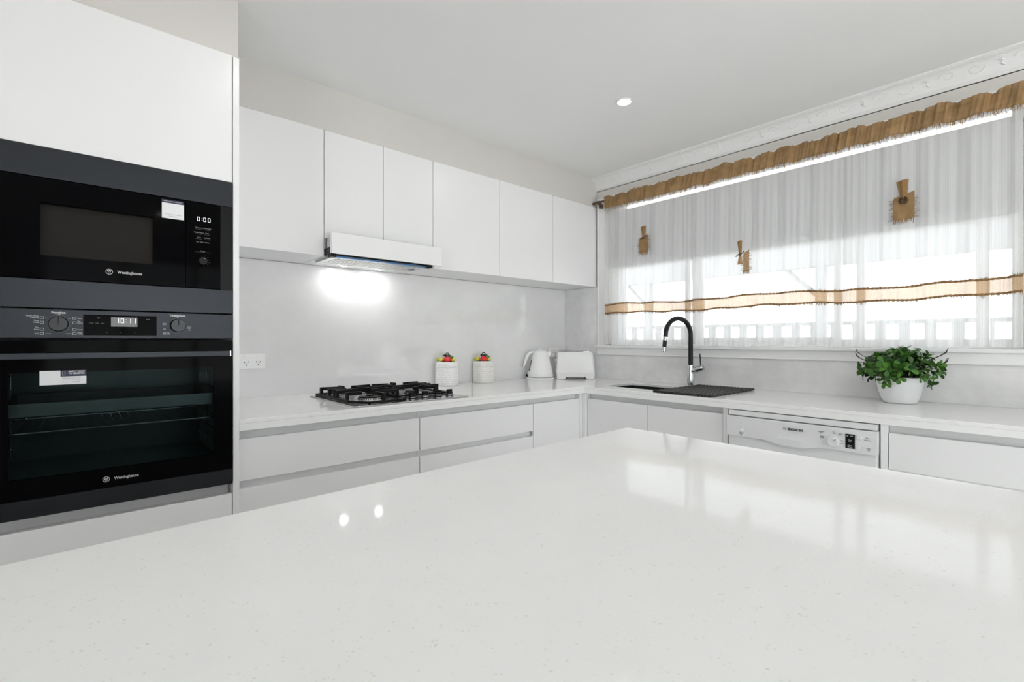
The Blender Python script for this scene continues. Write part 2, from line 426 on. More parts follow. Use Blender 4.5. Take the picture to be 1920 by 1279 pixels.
# ---------------------------------------------------------------- roller blind
bl = thing('roller_blind', (2.848, 1.13, 1.68), 'plain pale grey roller blind half lowered behind the sheer curtain', 'blind')
MB().box(2.8460, 2.8480, WR + .018, WL - .045, 1.69, 2.082).build('blind_fabric', 'blind', bl)
MB().box(2.840, 2.852, WR + .018, WL - .045, 1.676, 1.692).build('bottom_rail', 'trim', bl, bevel=.003)
MB().tube([(2.864, WR + .005, 2.09), (2.864, WL - .03, 2.09)], .009, 10).build('roller', 'alu', bl)
MB().box(2.842, 2.872, WR + .002, WR + .008, 2.075, WT).build('bracket', 'trim', bl)
MB().box(2.842, 2.872, WL - .03, WL - .024, 2.075, WT).build('bracket', 'trim', bl)

# ---------------------------------------------------------------- curtain
CX = 2.789
rod = thing('curtain_rod', (CX, 2.27, 2.165), 'thin dark bronze curtain rod with ball finial beside the upper cabinets', 'curtain rod')
MB().tube([(CX, 2.262, 2.172), (CX, -.35, 2.172)], .007, 12).build('pole', 'bronze', rod)
MB().ball((CX, 2.245, 2.172), .012, sy=1.1).cyl((CX, 2.228, 2.172), (CX, 2.215, 2.172), .011).cyl((CX, 2.205, 2.172), (CX, 2.198, 2.172), .010).build('finial', 'bronze', rod)
MB().box(2.775, 2.80, 2.190, 2.205, 2.150, 2.166).box(2.790, X0 - .004, 2.188, 2.207, 2.128, 2.158).build('bracket', 'bronze', rod, bevel=.001)
MB().box(X0 - .016, X0, 2.183, 2.212, 2.115, 2.175).build('bracket', 'alu', rod, bevel=.001)

cur = thing('sheer_curtain', (CX, 1.12, WB), 'white sheer curtain with burlap heading and burlap band across the kitchen window', 'curtain')
CL, CR = 2.142, .096
def fold(y, z):
    k = (2.18 - z) / 1.04
    a = .003 + .0045 * k
    return (a * math.sin(y * 2 * PI / .137 + .7 * math.sin(y * 5)) + a * .6 * math.sin(y * 2 * PI / .071 + 1.3) + a * .35 * math.sin(y * 2 * PI / .031 + z * 2 + 2 * math.sin(y * 9)))
def sheet(y0, y1, zf0, zf1, ny, nz, dx, fld=1.0, extra=None):
    m = MB(); g = []
    for i in range(ny + 1):
        y = y0 + (y1 - y0) * i / ny; a, b = zf0(y), zf1(y); col = []
        for j in range(nz + 1):
            z = a + (b - a) * j / nz
            x = CX + fold(y, z) * fld + dx + (extra(y, z) if extra else 0)
            col.append((x, y, z))
        g.append(col)
    m.rings(g, False, False, closed=False)
    return m
hem = lambda y: 1.146 + .004 * math.sin(y * 9) + .003 * math.sin(y * 31)
sheet(CR, CL, hem, lambda y: 2.165, 700, 26, 0).build('sheer_panel', 'sheer', cur, recalc=False, ang=180)
# heading: pleated burlap strip with stepped pleats
def pleat(y):
    t = (y / .118 + .3 * math.sin(y * 7)) % 1.0
    st = (.020 * t ** .7) if t < .88 else .020 * (1 - (t - .88) / .12)
    return st - .016 + .004 * math.sin(y * 140 + 3 * math.sin(y * 17)) + .002 * math.sin(y * 330)
def hx(y, z): return -.014 + pleat(y + (z - 2.15) * .16) + .002 * math.sin(z * 220 + y * 30)
htop = lambda y: 2.193 + .004 * math.sin(y * 21) + .003 * math.sin(y * 60) - (.005 if (y / .105 + .25 * math.sin(y * 7)) % 1 > .85 else 0)
hbot = lambda y: 2.108 + .003 * math.sin(y * 40)
hd = sheet(CR - .004, CL + .002, hbot, htop, 900, 10, 0, .3, hx)
hd.build('burlap_heading', 'burlap', cur, recalc=False, ang=60)
fg = MB()
for i in range(640):
    y = CR + (CL - CR) * random.random(); x = CX + fold(y, 2.1) * .3 + hx(y, 2.108); l = random.uniform(.010, .034)
    fg.tube([(x, y, 2.112), (x - .001, y + random.uniform(-.004, .004), 2.112 - l * .6), (x, y + random.uniform(-.009, .009), 2.112 - l)], [.0011, .0010, .0006], 3)
tag(fg.build('heading_fringe', 'burlap', cur), kind='stuff')
# middle band
bt = lambda y: 1.424 + .006 * math.sin(y * 6.5 + 1) + .003 * math.sin(y * 23)
bb = lambda y: 1.364 + .005 * math.sin(y * 6.5 + 1.2) + .003 * math.sin(y * 25)
sheet(CR, CL + .003, bb, bt, 500, 4, -.006, 1.0).build('burlap_band', 'burlap_light', cur, recalc=False, ang=180)
ed = MB()
for f, hgt in ((bt, .0045), (bb, .0045)):
    pts = []
    for i in range(420):
        y = CR + (CL + .003 - CR) * i / 419; z = f(y); pts.append((CX + fold(y, z) - .0085, y, z))
    ed.tube(pts, [hgt * (1 + .25 * math.sin(i * 1.9)) for i in range(420)], 6)
ed.build('band_edging', 'burlap_dark', cur)
fg = MB()
for f, sg, nn in ((bt, 1, 520), (bb, -1, 620)):
    for i in range(nn):
        y = CR + (CL - CR) * random.random(); z = f(y); x = CX + fold(y, z) - .009; l = random.uniform(.006, .016) * (.8 if sg > 0 else 1.15)
        dy = random.uniform(-.008, .008)
        fg.tube([(x, y, z), (x - .002, y + dy, z + sg * l * .7), (x - .001, y + dy + random.uniform(-.006, .006), z + sg * l)], [.0010, .0009, .0005], 3)
tag(fg.build('band_fringe', 'burlap_dark', cur), kind='stuff')
# three burlap bows
def bow(y, zt, w, h, style):
    m = MB(); z = zt
    xb = CX + fold(y, z) - .012
    # hanging square tag with ragged edges
    tz1 = zt - h * .40; tz0 = zt - h * .93
    n = 14; g = []
    yo = y + (-.012 if style == 2 else 0)
    wl, wr = (w / 2, w / 2) if style != 2 else (-.004, w * .8)
    for i in range(n + 1):
        t = i / n; yy = yo + wl - (wl + wr) * t
        top = tz1 + (.022 * t if style != 1 else .016 * t) - (.012 if i in (0,) else 0); bot = tz0 + .004 * math.sin(i * 2.1)
        g.append([(xb - .003 * math.sin(t * PI * 2.2) - .004, yy, bot + (top - bot) * j / 6) for j in range(7)])
    m.rings(g, False, False, closed=False)
    root = m.build('bow', 'burlap', cur, recalc=False, ang=180)
    f = MB()
    for i in range(46):
        t = random.random(); yy = yo + wl - (wl + wr) * t; l = random.uniform(.008, .022)
        f.tube([(xb - .005, yy, tz0 + .003), (xb - .005, yy + random.uniform(-.003, .003), tz0 - l)], [.0011, .0006], 3)
    for i in range(34):
        for yy, sg in ((yo + wl, 1), (yo - wr, -1)):
            if random.random() < .25: continue
            zz = tz0 + (tz1 - tz0) * random.random(); l = random.uniform(.006, .018)
            f.tube([(xb - .005, yy, zz), (xb - .005, yy + sg * l, zz + random.uniform(-.004, .004))], [.0010, .0005], 3)
    tag(f.build('tag_fringe', 'burlap', root), kind='stuff')
    # upper loop: folded ribbon flaring upwards from the knot
    kz = zt - h * .42
    l = MB()
    for dxx, sp in ((0, 1.0), (-.004, .72)):
        g = []
        for i in range(9):
            t = i / 8 - .5
            g.append([(xb - .006 + dxx - .003 * math.cos(t * 7), y + t * (-1) * (w * (.30 + .30 * q)) * sp + .004 * q, kz + (zt - kz + .006 * t) * q) for q in (0, .25, .5, .75, 1)])
        l.rings(g, False, False, closed=False)
    if style == 2:
        g = []
        for i in range(9):
            t = i / 8 - .5
            g.append([(xb - .010 - .003 * math.cos(t * 7), y - t * w * (.25 + .45 * q), kz - .055 * q) for q in (0, .3, .6, 1)])
        l.rings(g, False, False, closed=False)
    l.build('bow_loop', 'burlap_dark', root, recalc=False, ang=180)
    k = MB()
    if style == 3:
        for i in range(7):
            r_ = .0165; a = i * .45
            k.tube([(xb - .010 - .004 * math.sin(u * 3 + i), y + r_ * math.cos(a + u) * (1 - i * .07) , kz - .012 + r_ * math.sin(a * 1.4 + u) * (1 - i * .07)) for u in [q * 2 * PI / 14 for q in range(15)]], .0022, 5)
    else:
        k.ball((xb - .010, y, kz), .008, sx=.7, sy=1.1, sz=.9)
        k.tube([(xb - .012, y + .022, kz - .010), (xb - .014, y + .006, kz + .002), (xb - .013, y - .012, kz + .004), (xb - .010, y - .024, kz + .016)], .0028, 5)
    k.build('knot', 'twine', root)
bow(1.823, 1.930, .070, .185, 1)
bow(1.190, 1.735, .046, .185, 2)
bow(.467, 1.898, .078, .19, 3)

# ---------------------------------------------------------------- downlights
def downlight(loc, power, first=None):
    x, y = loc
    if first is None:
        t = thing('downlight', (x, y, ZC), 'small round recessed ceiling light glowing white above the sink bench', 'ceiling light', 'recessed ceiling lights')
        MB().lathe([(.031, -.0005), (.040, -.0005), (.0405, -.003), (.034, -.006), (.031, -.004)], (x, y, ZC), 40, False, False).build('trim_ring', 'pvc', t)
        MB().lathe([(.0001, -.0025), (.0325, -.0025), (.0325, -.0020), (.0001, -.0020)], (x, y, ZC), 40, False, False).build('diffuser', 'led', t)
    else:
        t = first.copy(); COL.objects.link(t); t.location = (x, y, ZC)
        for ch in list(first.children):
            if ch.type != 'MESH': continue
            c = ch.copy(); COL.objects.link(c); c.parent = t
        t['label'] = 'recessed ceiling light added out of view to help light the room'
    ld = bpy.data.lights.new('downlight_lamp', 'AREA'); ld.shape = 'DISK'; ld.size = .065; ld.energy = power; ld.color = (1, .985, .96)
    lo = bpy.data.objects.new('downlight_lamp', ld); COL.objects.link(lo); lo.location = (x, y, ZC - .008)
    return t
DL = downlight((1.999, 1.424), .8)
for p in ((.55, 1.35), (2.0, -.2), (.55, -.2), (-.9, 1.35), (-.9, -.2), (-2.4, 1.35), (-2.4, -.2), (.55, -1.8), (-.9, -1.8), (2.0, -1.8), (-2.4, -1.8)):  # unseen lamps added across the ceiling as room lighting
    downlight(p, .8, DL)

# ---------------------------------------------------------------- benches
IS = [(1.290, .908), (-1.25, .817), (-1.25, -.14), (1.2805, -.14)]
isl = thing('kitchen_island', (0, .35, 0), 'white island bench with large glossy speckled stone top in the foreground', 'island bench')
MB().prism(IS, .860, .900).build('countertop', 'quartz', isl, bevel=.0025)
MB().prism([(1.262, .88), (-1.22, .79), (-1.22, .10), (1.262, .10)], 0, .860).build('base', 'island_panel', isl, bevel=.002)

ct = MB()
SX = (2.375, 2.662); SY = (1.135, 1.838)
xs = sorted([.404, .845, 1.390, XF, SX[0], SX[1], X0]); ys = sorted([-.55, SY[0], SY[1], YF, 1.93, 2.40, Y0])
def keep(x, y):
    if y < YF and x < XF: return False
    if SX[0] < x < SX[1] and SY[0] < y < SY[1]: return False
    if .845 < x < 1.390 and 1.93 < y < 2.40: return False
    return True
ct.slab(xs, ys, keep, .885, .900)
ct.slab([.404, XF, XF + .03, X0], [-.55, YF, YF + .03, Y0], lambda x, y: (x < XF and YF < y < YF + .03) or (XF < x < XF + .03 and y < YF) or (XF < x < XF + .03 and YF < y < YF + .03), .8605, .8851)
tag(ct.build('countertop', 'quartz_bench', bevel=.0022), 'L-shaped pale stone benchtop running under the window and the range hood', 'countertop')

sp = MB().box(.404, X0 - .0005, Y0 - .012, Y0 - .0005, .9005, 1.566)
tag(sp.build('splashback', 'splash'), 'glossy pale stone splashback behind the gas cooktop and canisters', 'splashback')
sp = MB().box(X0 - .012, X0 - .0005, -.55, Y0 - .013, .9005, 1.0715).box(X0 - .012, X0 - .0005, WL + .0685, Y0 - .013, 1.0715, 1.566)
tag(sp.build('splashback', 'splash_mottled'), 'mottled pale stone splashback below the window behind the tap', 'splashback')

# ---------------------------------------------------------------- upper cabinets
ubot = 1.567
def upper(x0, x1, label, doors, zb=ubot, dzb=None):
    t = thing('wall_cabinet', ((x0 + x1) / 2, 2.4, zb), label, 'wall cabinet', 'white upper cabinets')
    MB().box(x0 + .0005, x1 - .0005, YU + .019, Y0 - .0125 if zb < 1.6 else Y0, zb + .001, ZT).build('body', 'laminate', t)
    for a, b in doors:
        MB().box(a + .0015, b - .0015, YU, YU + .018, dzb or zb, ZT).build('door', 'laminate', t, bevel=.0012)
    return t
upper(.404, .836, 'white wall cabinet between the oven tower and the range hood', [(.404, .836)])
upper(.836, 1.4245, 'white two-door wall cabinet directly above the range hood', [(.836, 1.133), (1.133, 1.4245)], zb=1.668, dzb=1.650)
upper(1.4245, 1.898, 'white wall cabinet just right of the range hood', [(1.4245, 1.898)])
upper(1.898, 2.366, 'white wall cabinet over the kettle side, second from the window', [(1.898, 2.366)])
upper(2.366, 2.8365, 'white wall cabinet against the window wall, over the toaster', [(2.366, 2.8335)])

# range hood
hood = thing('range_hood', (1.13, 2.3, 1.567), 'slide-out range hood with white front and blue film strip above the cooktop', 'range hood')
MB().box(.8395, 1.431, 2.178, 2.196, 1.570, 1.6665).build('fascia', 'laminate', hood, bevel=.0012)
MB().box(.838, 1.4225, 2.262, Y0 - .013, 1.567, 1.6665).build('housing', 'laminate', hood)
MB().box(.852, 1.415, 2.205, 2.262, 1.600, 1.648).build('slide_body', 'bluesteel', hood)
MB().box(.841, .850, 2.197, 2.262, 1.600, 1.648).build('side_rail', 'steel', hood)
MB().box(.838, 1.368, 2.197, 2.262, 1.5655, 1.600).build('front_rail', 'blackplastic', hood)
MB().box(.855, 1.355, 2.205, 2.425, 1.556, 1.5665).build('slide_panel', 'steel', hood, bevel=.001)
MB().box(.862, 1.335, 2.183, 2.212, 1.5545, 1.5600).build('film_strip', 'bluefilm', hood)
MB().box(.838, .862, 2.180, 2.214, 1.5535, 1.5690).build('end_cap', 'blackplastic', hood)
MB().box(1.335, 1.369, 2.180, 2.214, 1.5535, 1.5690).build('end_cap', 'blackplastic', hood)
fl = MB()
for i in range(26): fl.box(.885 + i * .0165, .885 + i * .0165 + .011, 2.235, 2.395, 1.5545, 1.5562)
tag(fl.build('filter', 'alu', hood), kind='stuff')
MB().box(1.300, 1.335, 2.30, 2.33, 1.5540, 1.5562).build('latch', 'blackplastic', hood)
for lx in (1.02, 1.215):
    MB().lathe([(.018, 1.5672), (.018, 1.5640), (.001, 1.5635)], (lx, 2.478, 0), 24).build('lamp', 'hoodled', hood)
    ld = bpy.data.lights.new('hood_lamp', 'AREA'); ld.shape = 'DISK'; ld.size = .036; ld.energy = .30
    lo = bpy.data.objects.new('hood_lamp', ld); COL.objects.link(lo); lo.location = (lx, 2.478, 1.5625)

# ---------------------------------------------------------------- base cabinets
YD = YF + .020
def base_cab(x0, x1, label, n=2):
    t = thing('base_cabinet', ((x0 + x1) / 2, 2.2, 0), label, 'base cabinet', 'white base cabinets')
    MB().box(x0, x1, YD + .030, Y0 - .02, .1, .8595).box(x0, x1, YD + .019, YD + .030, .1, .650).box(x0, x1, YD + .019, YD + .030, .685, .800).build('body', 'laminate', t)
    MB().box(x0, x1, YD + .07, YD + .09, 0, .1).build('kick_board', 'laminate', t)
    if n == 2:
        for a, b in ((.682, .829), (.400, .655), (.105, .373)):
            MB().box(x0 + .0015, x1 - .0015, YD, YD + .018, a, b).build('drawer_front', 'laminate', t, bevel=.0012)
    else:
        MB().box(x0 + .0015, x1 - .0015, YD, YD + .018, .105, .829).build('door', 'laminate', t, bevel=.0012)
    return t
base_cab(.4045, 1.128, 'wide white drawer cabinet beside the oven tower, under the left of the cooktop')
base_cab(1.129, 1.834, 'wide white drawer cabinet under the right of the cooktop and the canisters')
base_cab(1.835, 2.2135, 'narrow white single-door cabinet in the corner below the kettle', 1)
cp = thing('corner_filler', (2.235, 1.9, 0), 'narrow white corner post joining the two runs of base cabinets', 'filler panel')
MB().box(2.2155, 2.2375, YD - .001, YD + .05, 0, .859).build('panel', 'laminate', cp, bevel=.001)
MB().box(2.2385, 2.31, 1.872, YD + .003, 0, .859).build('panel', 'laminate', cp, bevel=.001)
XD = XF + .020
def side_cab(y0, y1, label, kind='door', ):
    t = thing('base_cabinet', (2.5, (y0 + y1) / 2, 0), label, 'base cabinet', 'white base cabinets')
    b = MB(); top = .8595 if kind == 'drawer' else .62
    if kind == 'door': b.box(XD + .030, XD + .060, y0, y1, .62, .800)
    b.box(XD + .030, X0 - .02, y0, y1, .1, top).box(XD + .019, XD + .030, y0, y1, .1, .650 if kind == 'drawer' else .800)
    if kind == 'drawer': b.box(XD + .019, XD + .030, y0, y1, .69, .800)
    b.build('body', 'laminate', t)
    if kind == 'door': MB().box(XD + .030, XD + .06, y0, y1, .801, .860).build('top_rail', 'laminate', t)
    MB().box(XD + .07, XD + .09, y0, y1, 0, .1).build('kick_board', 'laminate', t)
    if kind == 'door':
        m = (y0 + y1) / 2 if y1 - y0 > .7 else None
        for a, c in (((y0, 1.46), (1.46, y1)) if m else ((y0, y1),)):
            MB().box(XD, XD + .018, a + .0015, c - .0015, .105, .829).build('door', 'laminate', t, bevel=.0012)
    else:
        for a, c in ((.694, .829), (.400, .667), (.105, .373)):
            MB().box(XD, XD + .018, y0 + .0015, y1 - .0015, a, c).build('drawer_front', 'laminate', t, bevel=.0012)
    return t
side_cab(1.0515, 1.869, 'white two-door cabinet under the sink')
side_cab(-.55, .4255, 'wide white drawer cabinet under the potted plant', 'drawer')
gp = MB().box(XD - .003, X0 - .02, 1.0265, 1.0505, 0, .860)
tag(gp.build('side_panel', 'laminate', bevel=.001), 'thin white upright panel between sink cabinet and dishwasher', 'panel')
gp = MB().box(XD - .003, X0 - .02, .4265, .4485, 0, .860)
tag(gp.build('side_panel', 'laminate', bevel=.001), 'thin white upright panel between dishwasher and drawer cabinet', 'panel')

# ---------------------------------------------------------------- dishwasher
dw = thing('dishwasher', (2.5, .73, 0), 'white built-in dishwasher with knob and dark display below the bench', 'dishwasher')
dy0, dy1 = .449 + .006, 1.026 - .012
MB().box(XD + .01, X0 - .03, dy0, dy1, .02, .852).build('body', 'enamel_dw', dw)
MB().box(XF - .004, XD + .009, dy0, dy1, .8345, .857).build('top_strip', 'enamel_dw', dw, bevel=.002)
MB().box(XF - .002, XD + .009, dy0, dy1, .10, .7425).build('door', 'enamel_dw', dw, bevel=.003)
XP = 2.221
pn = MB()
# control panel: slight outward tilt at the lower edge, handle bulge in the middle
ny = 60; g = []
hy0, hy1 = .66, .835
for i in range(ny + 1):
    y = dy0 - .002 + (dy1 - dy0 + .004) * i / ny
    k = max(0, math.sin(PI * (y - .645) / .205)) if .645 < y < .85 else 0
    k = min(1, k * 1.3)
    zb = .7435 - .012 * k
    g.append([(XD + .008, y, .831), (XP + .006, y, .831), (XP + .001, y, .8285), (XP, y, .80), (XP - .001 - .006 * k * .3, y, .772), (XP - .001 - .008 * k, y, .760), (XP - .001 - .008 * k, y, zb), (XD + .008, y, zb)])
pn.rings(g)
cpn = pn.build('control_panel', 'enamel_dw', dw, ang=25)
rt, up = (0, -1, 0), (0, 0, 1)
kn = MB(); kn.tube([(XP + .001, .592, .775), (XP - .012, .592, .775), (XP - .016, .592, .775)], [.0205, .0195, .017], 36); kn.build('knob', 'enamel_dw', cpn)
kn = MB(); kn.tube([(XP - .0165, .590, .778), (XP - .0165, .580, .790)], .0012, 5); kn.build('knob_mark', 'printgrey', cpn)
for (by, bz, br) in ((.950, .773, .0095), (.507, .804, .0085), (.509, .764, .0085)):
    MB().tube([(XP + .001, by, bz), (XP - .004, by, bz), (XP - .0055, by, bz)], [br, br, br * .85], 24).build('button', 'enamel_dw', cpn, bevel=0)
MB().box(XP - .0025, XP + .002, .5215, .5525, .7575, .8125).build('display', 'blackplastic', cpn, bevel=.0005)
tx = MB(); O = XP - .0035
tx.text('BOSCH', (O + .0010, .729, .8025), .0135, rt, up, 'CENTER', .0012, 1.25, .0003)
ring = [(O + .0012, .770 + .0058 * math.cos(a), .8035 + .0058 * math.sin(a)) for a in [q * 2 * PI / 20 for q in range(21)]]
lt = MB(); lt.tube(ring, .0006, 4); lt.box(O + .0008, O + .0018, .7665, .7735, .8030, .8040); lt.box(O + .0008, O + .0018, .7665, .7673, .8005, .8065); lt.box(O + .0008, O + .0018, .7727, .7735, .8005, .8065)
lt.build('emblem', 'printgrey', cpn)
tx.build('lettering', 'printdark', cpn, smooth=False)
lt = MB()
for s_, y, z, sz in (('Intensive\n70°', .636, .806, .0062), ('Auto\n45-65°', .632, .789, .0058), ('Eco\n50°', .590, .811, .0062), ('Quick\n45°', .552 + .017, .806, .0058), ('Rinse', .5615, .783, .0055), ('Delay', .5615, .772, .005),
                     ('Start', .482, .805, .0062), ('Reset 3 sec', .480, .797, .0048), ('Extra\ndry', .478, .763, .0062), ('Cancel\n3 sec', .950, .753, .0050), ('On / Off', .949, .760, .005), ('1', .949, .789, .006)):
    lt.text(s_, (XP - .0016, y, z), sz, rt, up, 'CENTER', .0008)
lt.box(XP - .002, XP, .4965, .4985, .7655, .7675)
lt.build('lettering', 'printgrey', cpn, smooth=False)
lt = MB()
for s_, y, z, sz in (('3h', .5455, .805, .006), ('Half', .532, .806, .006), ('Time\nLeft', .537, .787, .006), ('Check\nWater', .537, .766, .006)):
    lt.text(s_, (XP - .0032, y, z), sz, rt, up, 'CENTER', .0004)
lt.build('display_text', 'printwhite', cpn, smooth=False)

# ---------------------------------------------------------------- oven tower
TX0, TX1 = -.236, .3835
tw = thing('oven_tower', (.08, 2.2, 0), 'tall white cabinet tower housing the microwave and the wall oven', 'tall cabinet')
MB().box(.3845, .4038, YF - .001, Y0 - .002, 0, ZT - .003).build('side_panel', 'laminate', tw, bevel=.0012)
MB().box(-.2385, -.219, YF + .02, Y0 - .002, 0, ZT - .003).build('side_panel', 'laminate', tw)
MB().box(-.2185, .3805, YF + .021, Y0 - .003, 1.7215, ZT).build('upper_box', 'laminate', tw)
MB().box(-.2185, .3805, YF + .03, Y0 - .003, 1.268, 1.2855).build('shelf', 'laminate', tw)
MB().box(-.2185, .3805, YF + .055, Y0 - .003, .1, .683).box(-.2185, .3805, YF + .021, YF + .055, .1, .645).build('lower_box', 'laminate', tw)

MB().box(-.234, .3815, YF - .001, YF + .018, 1.7155, ZT).build('door', 'laminate', tw, bevel=.0012)
MB().box(-.234, .3815, YF - .001, YF + .018, .110, .652).build('drawer_front', 'laminate', tw, bevel=.0012)

# microwave
mw = thing('microwave', (.08, 2.0, 1.29), 'black built-in microwave with dark steel trim above the oven', 'microwave')
MB().box(-.19, .355, YF + .03, 2.35, 1.35, 1.62).build('body', 'blackplastic', mw)
tr = MB(); tr.box(-.218, .3825, YF - .006, YF + .020, 1.629, 1.7125); tr.box(-.218, .3825, YF - .006, YF + .020, 1.2660, 1.3455)
mwt = tr.build('trim_frame', 'darksteel', mw, bevel=.001)
MB().box(.3465, .3825, YF - .004, YF + .020, 1.3462, 1.6283).build('side_trim', 'blackplastic', mw)
MB().box(-.218, -.182, YF - .004, YF + .020, 1.3462, 1.6283).build('side_trim', 'blackplastic', mw)
# door with window opening
MWX = (-.090, .164); MWZ = (1.412, 1.559)
dm = MB()
dm.box(-.180, MWX[0], YF - .005, YF + .016, 1.348, 1.627); dm.box(MWX[1], .2475, YF - .005, YF + .016, 1.348, 1.627)
dm.box(MWX[0], MWX[1], YF - .005, YF + .016, 1.348, MWZ[0]); dm.box(MWX[0], MWX[1], YF - .005, YF + .016, MWZ[1], 1.627)
md = dm.build('door', 'blackglass', mw)
MB().box(MWX[0], MWX[1], YF - .0045, YF - .003, MWZ[0], MWZ[1]).build('window_pane', 'mwglass', md)
mg = MB(); mg.box(MWX[0], MWX[1], YF + .013, YF + .015, MWZ[0], MWZ[1])
mgo = mg.build('window_mesh', plain('mwmesh', (.055, .053, .052), .6, noise=.3, nscale=900), md)
mc = MB().box(.2490, .3455, YF - .005, YF + .016, 1.348, 1.627).build('control_panel', 'blackglass', mw)
# seven segment digits
SEG = {'0': 'abcdef', '1': 'bc', '2': 'abged', '3': 'abgcd', '4': 'fgbc', '5': 'afgcd', '6': 'afgedc', '7': 'abc', '8': 'abcdefg', '9': 'abcdfg'}
def digits(m, s, x, y, z, h, adv):
    w = h * .55; t = h * .105
    for ch in s:
        if ch == ':':
            for zz in (-.22, .22): m.box(x + w * .1, x + w * .1 + t, y - .0006, y, z + zz * h - t / 2, z + zz * h + t / 2)
            x += adv * .42; continue
        for sg in SEG[ch]:
            b = {'a': (0, w, h / 2 - t, h / 2), 'd': (0, w, -h / 2, -h / 2 + t), 'g': (0, w, -t / 2, t / 2), 'f': (0, t, 0, h / 2), 'e': (0, t, -h / 2, 0), 'b': (w - t, w, 0, h / 2), 'c': (w - t, w, -h / 2, 0)}[sg]
            m.box(x + b[0], x + b[1], y - .0006, y, z + b[2], z + b[3])
        x += adv
dg = MB(); digits(dg, '0:00', .2795, YF - .0053, 1.574, .0135, .0125); dg.build('clock_display', 'digit', mc, smooth=False)
def logo(parent, x, z, y, mat='printwhite', s=1.0):
    m = MB()
    m.tube([(x - .040 * s + .0078 * s * math.cos(a), y - .0005, z + .0078 * s * math.sin(a)) for a in [q * 2 * PI / 28 for q in range(29)]], .0006, 4)
    m.text('W', (x - .040 * s, y, z + .0010 * s), .0095 * s, align='CENTER', bold=.0002)
    m.box(x - .043 * s, x - .037 * s, y - .0006, y, z - .0050 * s, z - .0040 * s)
    for q in (-1, 0, 1): m.ball((x - .040 * s + q * .0036 * s, y - .0003, z + .0048 * s), .0007, u=6, v=4)
    m.text('Westinghouse', (x + .0085 * s, y, z), .0125 * s, align='CENTER', sx=.82, bold=.0001)
    m.build('lettering', mat, parent, smooth=False)
logo(md, .098, 1.3795, YF - .0055)
lt = MB()
for i, (a, b) in enumerate((('Microwave', 'Defrost/Grill'), ('Weight/Defrost', 'Clock'), ('Timer', 'Stop/Clear'), ('', ''))):
    z = 1.545 - i * .0155
    if a: lt.text(a, (.285, YF - .0055, z), .0052, sx=.85); lt.text(b, (.3075, YF - .0055, z), .0052, sx=.85)
    if a: lt.box(.274, .294, YF - .0056, YF - .005, z - .0052, z - .0049); lt.box(.299, .317, YF - .0056, YF - .005, z - .0052, z - .0049)
lt.text('Lock   Start   +30 sec', (.2955, YF - .0055, 1.4985), .0050, sx=.85)
lt.text('Power', (.2955, YF - .0055, 1.4690), .0052); lt.box(.272, .3195, YF - .0056, YF - .005, 1.4655, 1.4658)
for k in range(5):
    a = R(70 - k * 28); lt.box(.2955 + .0175 * math.cos(a), .2955 + .0175 * math.cos(a) + .002, YF - .0056, YF - .005, 1.437 + .0175 * math.sin(a), 1.4378 + .0175 * math.sin(a))
lt.build('lettering', 'printgrey', mc, smooth=False)
MB().tube([(.2945, YF - .004, 1.4355), (.2945, YF - .020, 1.4355), (.2945, YF - .022, 1.4355)], [.0140, .0135, .012], 32).build('knob', 'blackplastic', mc)
MB().ball((.2985, YF - .0222, 1.4430), .0011, u=6, v=4).build('knob_mark', 'printwhite', mc)
MB().box(.256, .337, YF - .0058, YF - .005, 1.372, 1.398).build('door_button', 'blackglass', mc)
st = MB().box(.1855, .2435, YF - .0056, YF - .005, 1.5625, 1.6215).build('sticker', 'sticker', md)
MB().box(.1855, .2435, YF - .0059, YF - .0056, 1.6110, 1.6215).build('sticker_header', 'navy', st)
MB().text('SIMPLY SCAN TO REGISTER', (.2145, YF - .0060, 1.6163), .0040, depth=.0001).build('lettering', 'printwhite', st, smooth=False)
lt = MB(); lt.text('Scan to register your new appliance', (.2145, YF - .0058, 1.5755), .0030, depth=.0001); lt.text('or call customer care', (.2145, YF - .0058, 1.5700), .0030, depth=.0001)
lt.build('lettering', 'printdark', st, smooth=False)

# oven
ov = thing('wall_oven', (.08, 2.0, .685), 'large black wall oven with steel bar handle below the microwave', 'oven')
pz0, pz1 = 1.1815, 1.2625
OX0, OX1 = -.218, .3825
oc = MB().box(OX0, OX1, YF - .008, YF + .02, pz0, pz1).build('control_panel', 'darksteel', ov, bevel=.001)
yp = YF - .0085
def oknob(x, z, mark):
    k = MB().tube([(x, YF - .008, z), (x, YF - .012, z), (x, YF - .012, z), (x, YF - .030, z), (x, YF - .033, z), (x, YF - .033, z)], [.0245, .0245, .0215, .0208, .0190, .0180], 44).build('knob', 'knobsteel', oc, ang=50)
    MB().box(x - .0012, x + .0012, YF - .0342, YF - .0325, z - .001, z + .0175).build('pointer', 'darkslot', k)
oknob(-.052, 1.2215, 0); oknob(.226, 1.2225, 0)
bz = MB()
bz.box(.000, .172, yp - .0006, yp + .0002, 1.1885, 1.2505)
bzo = bz.build('display', 'blackglass', oc)
e = MB(); e.box(-.0012, 0, yp - .0014, yp, 1.1873, 1.2517).box(.172, .1732, yp - .0014, yp, 1.1873, 1.2517).box(0, .172, yp - .0014, yp, 1.1873, 1.1885).box(0, .172, yp - .0014, yp, 1.2505, 1.2517)
e.build('display_rim', 'knobsteel', oc)
e = MB(); e.box(.062, .124, yp - .0008, yp - .0003, 1.2165, 1.2445); e.build('display_window', plain('dispgrey', (.05, .045, .045), .15, noise=.02), bzo)
dg = MB(); digits(dg, '10:11', .0725, yp - .0008, 1.2340, .0140, .0118); dg.build('clock_display', 'digit', bzo, smooth=False)
lt = MB()
lt.text('Function', (-.052, yp, 1.2535), .0085, bold=.0003); lt.text('Off', (-.052, yp, 1.2470), .0058)
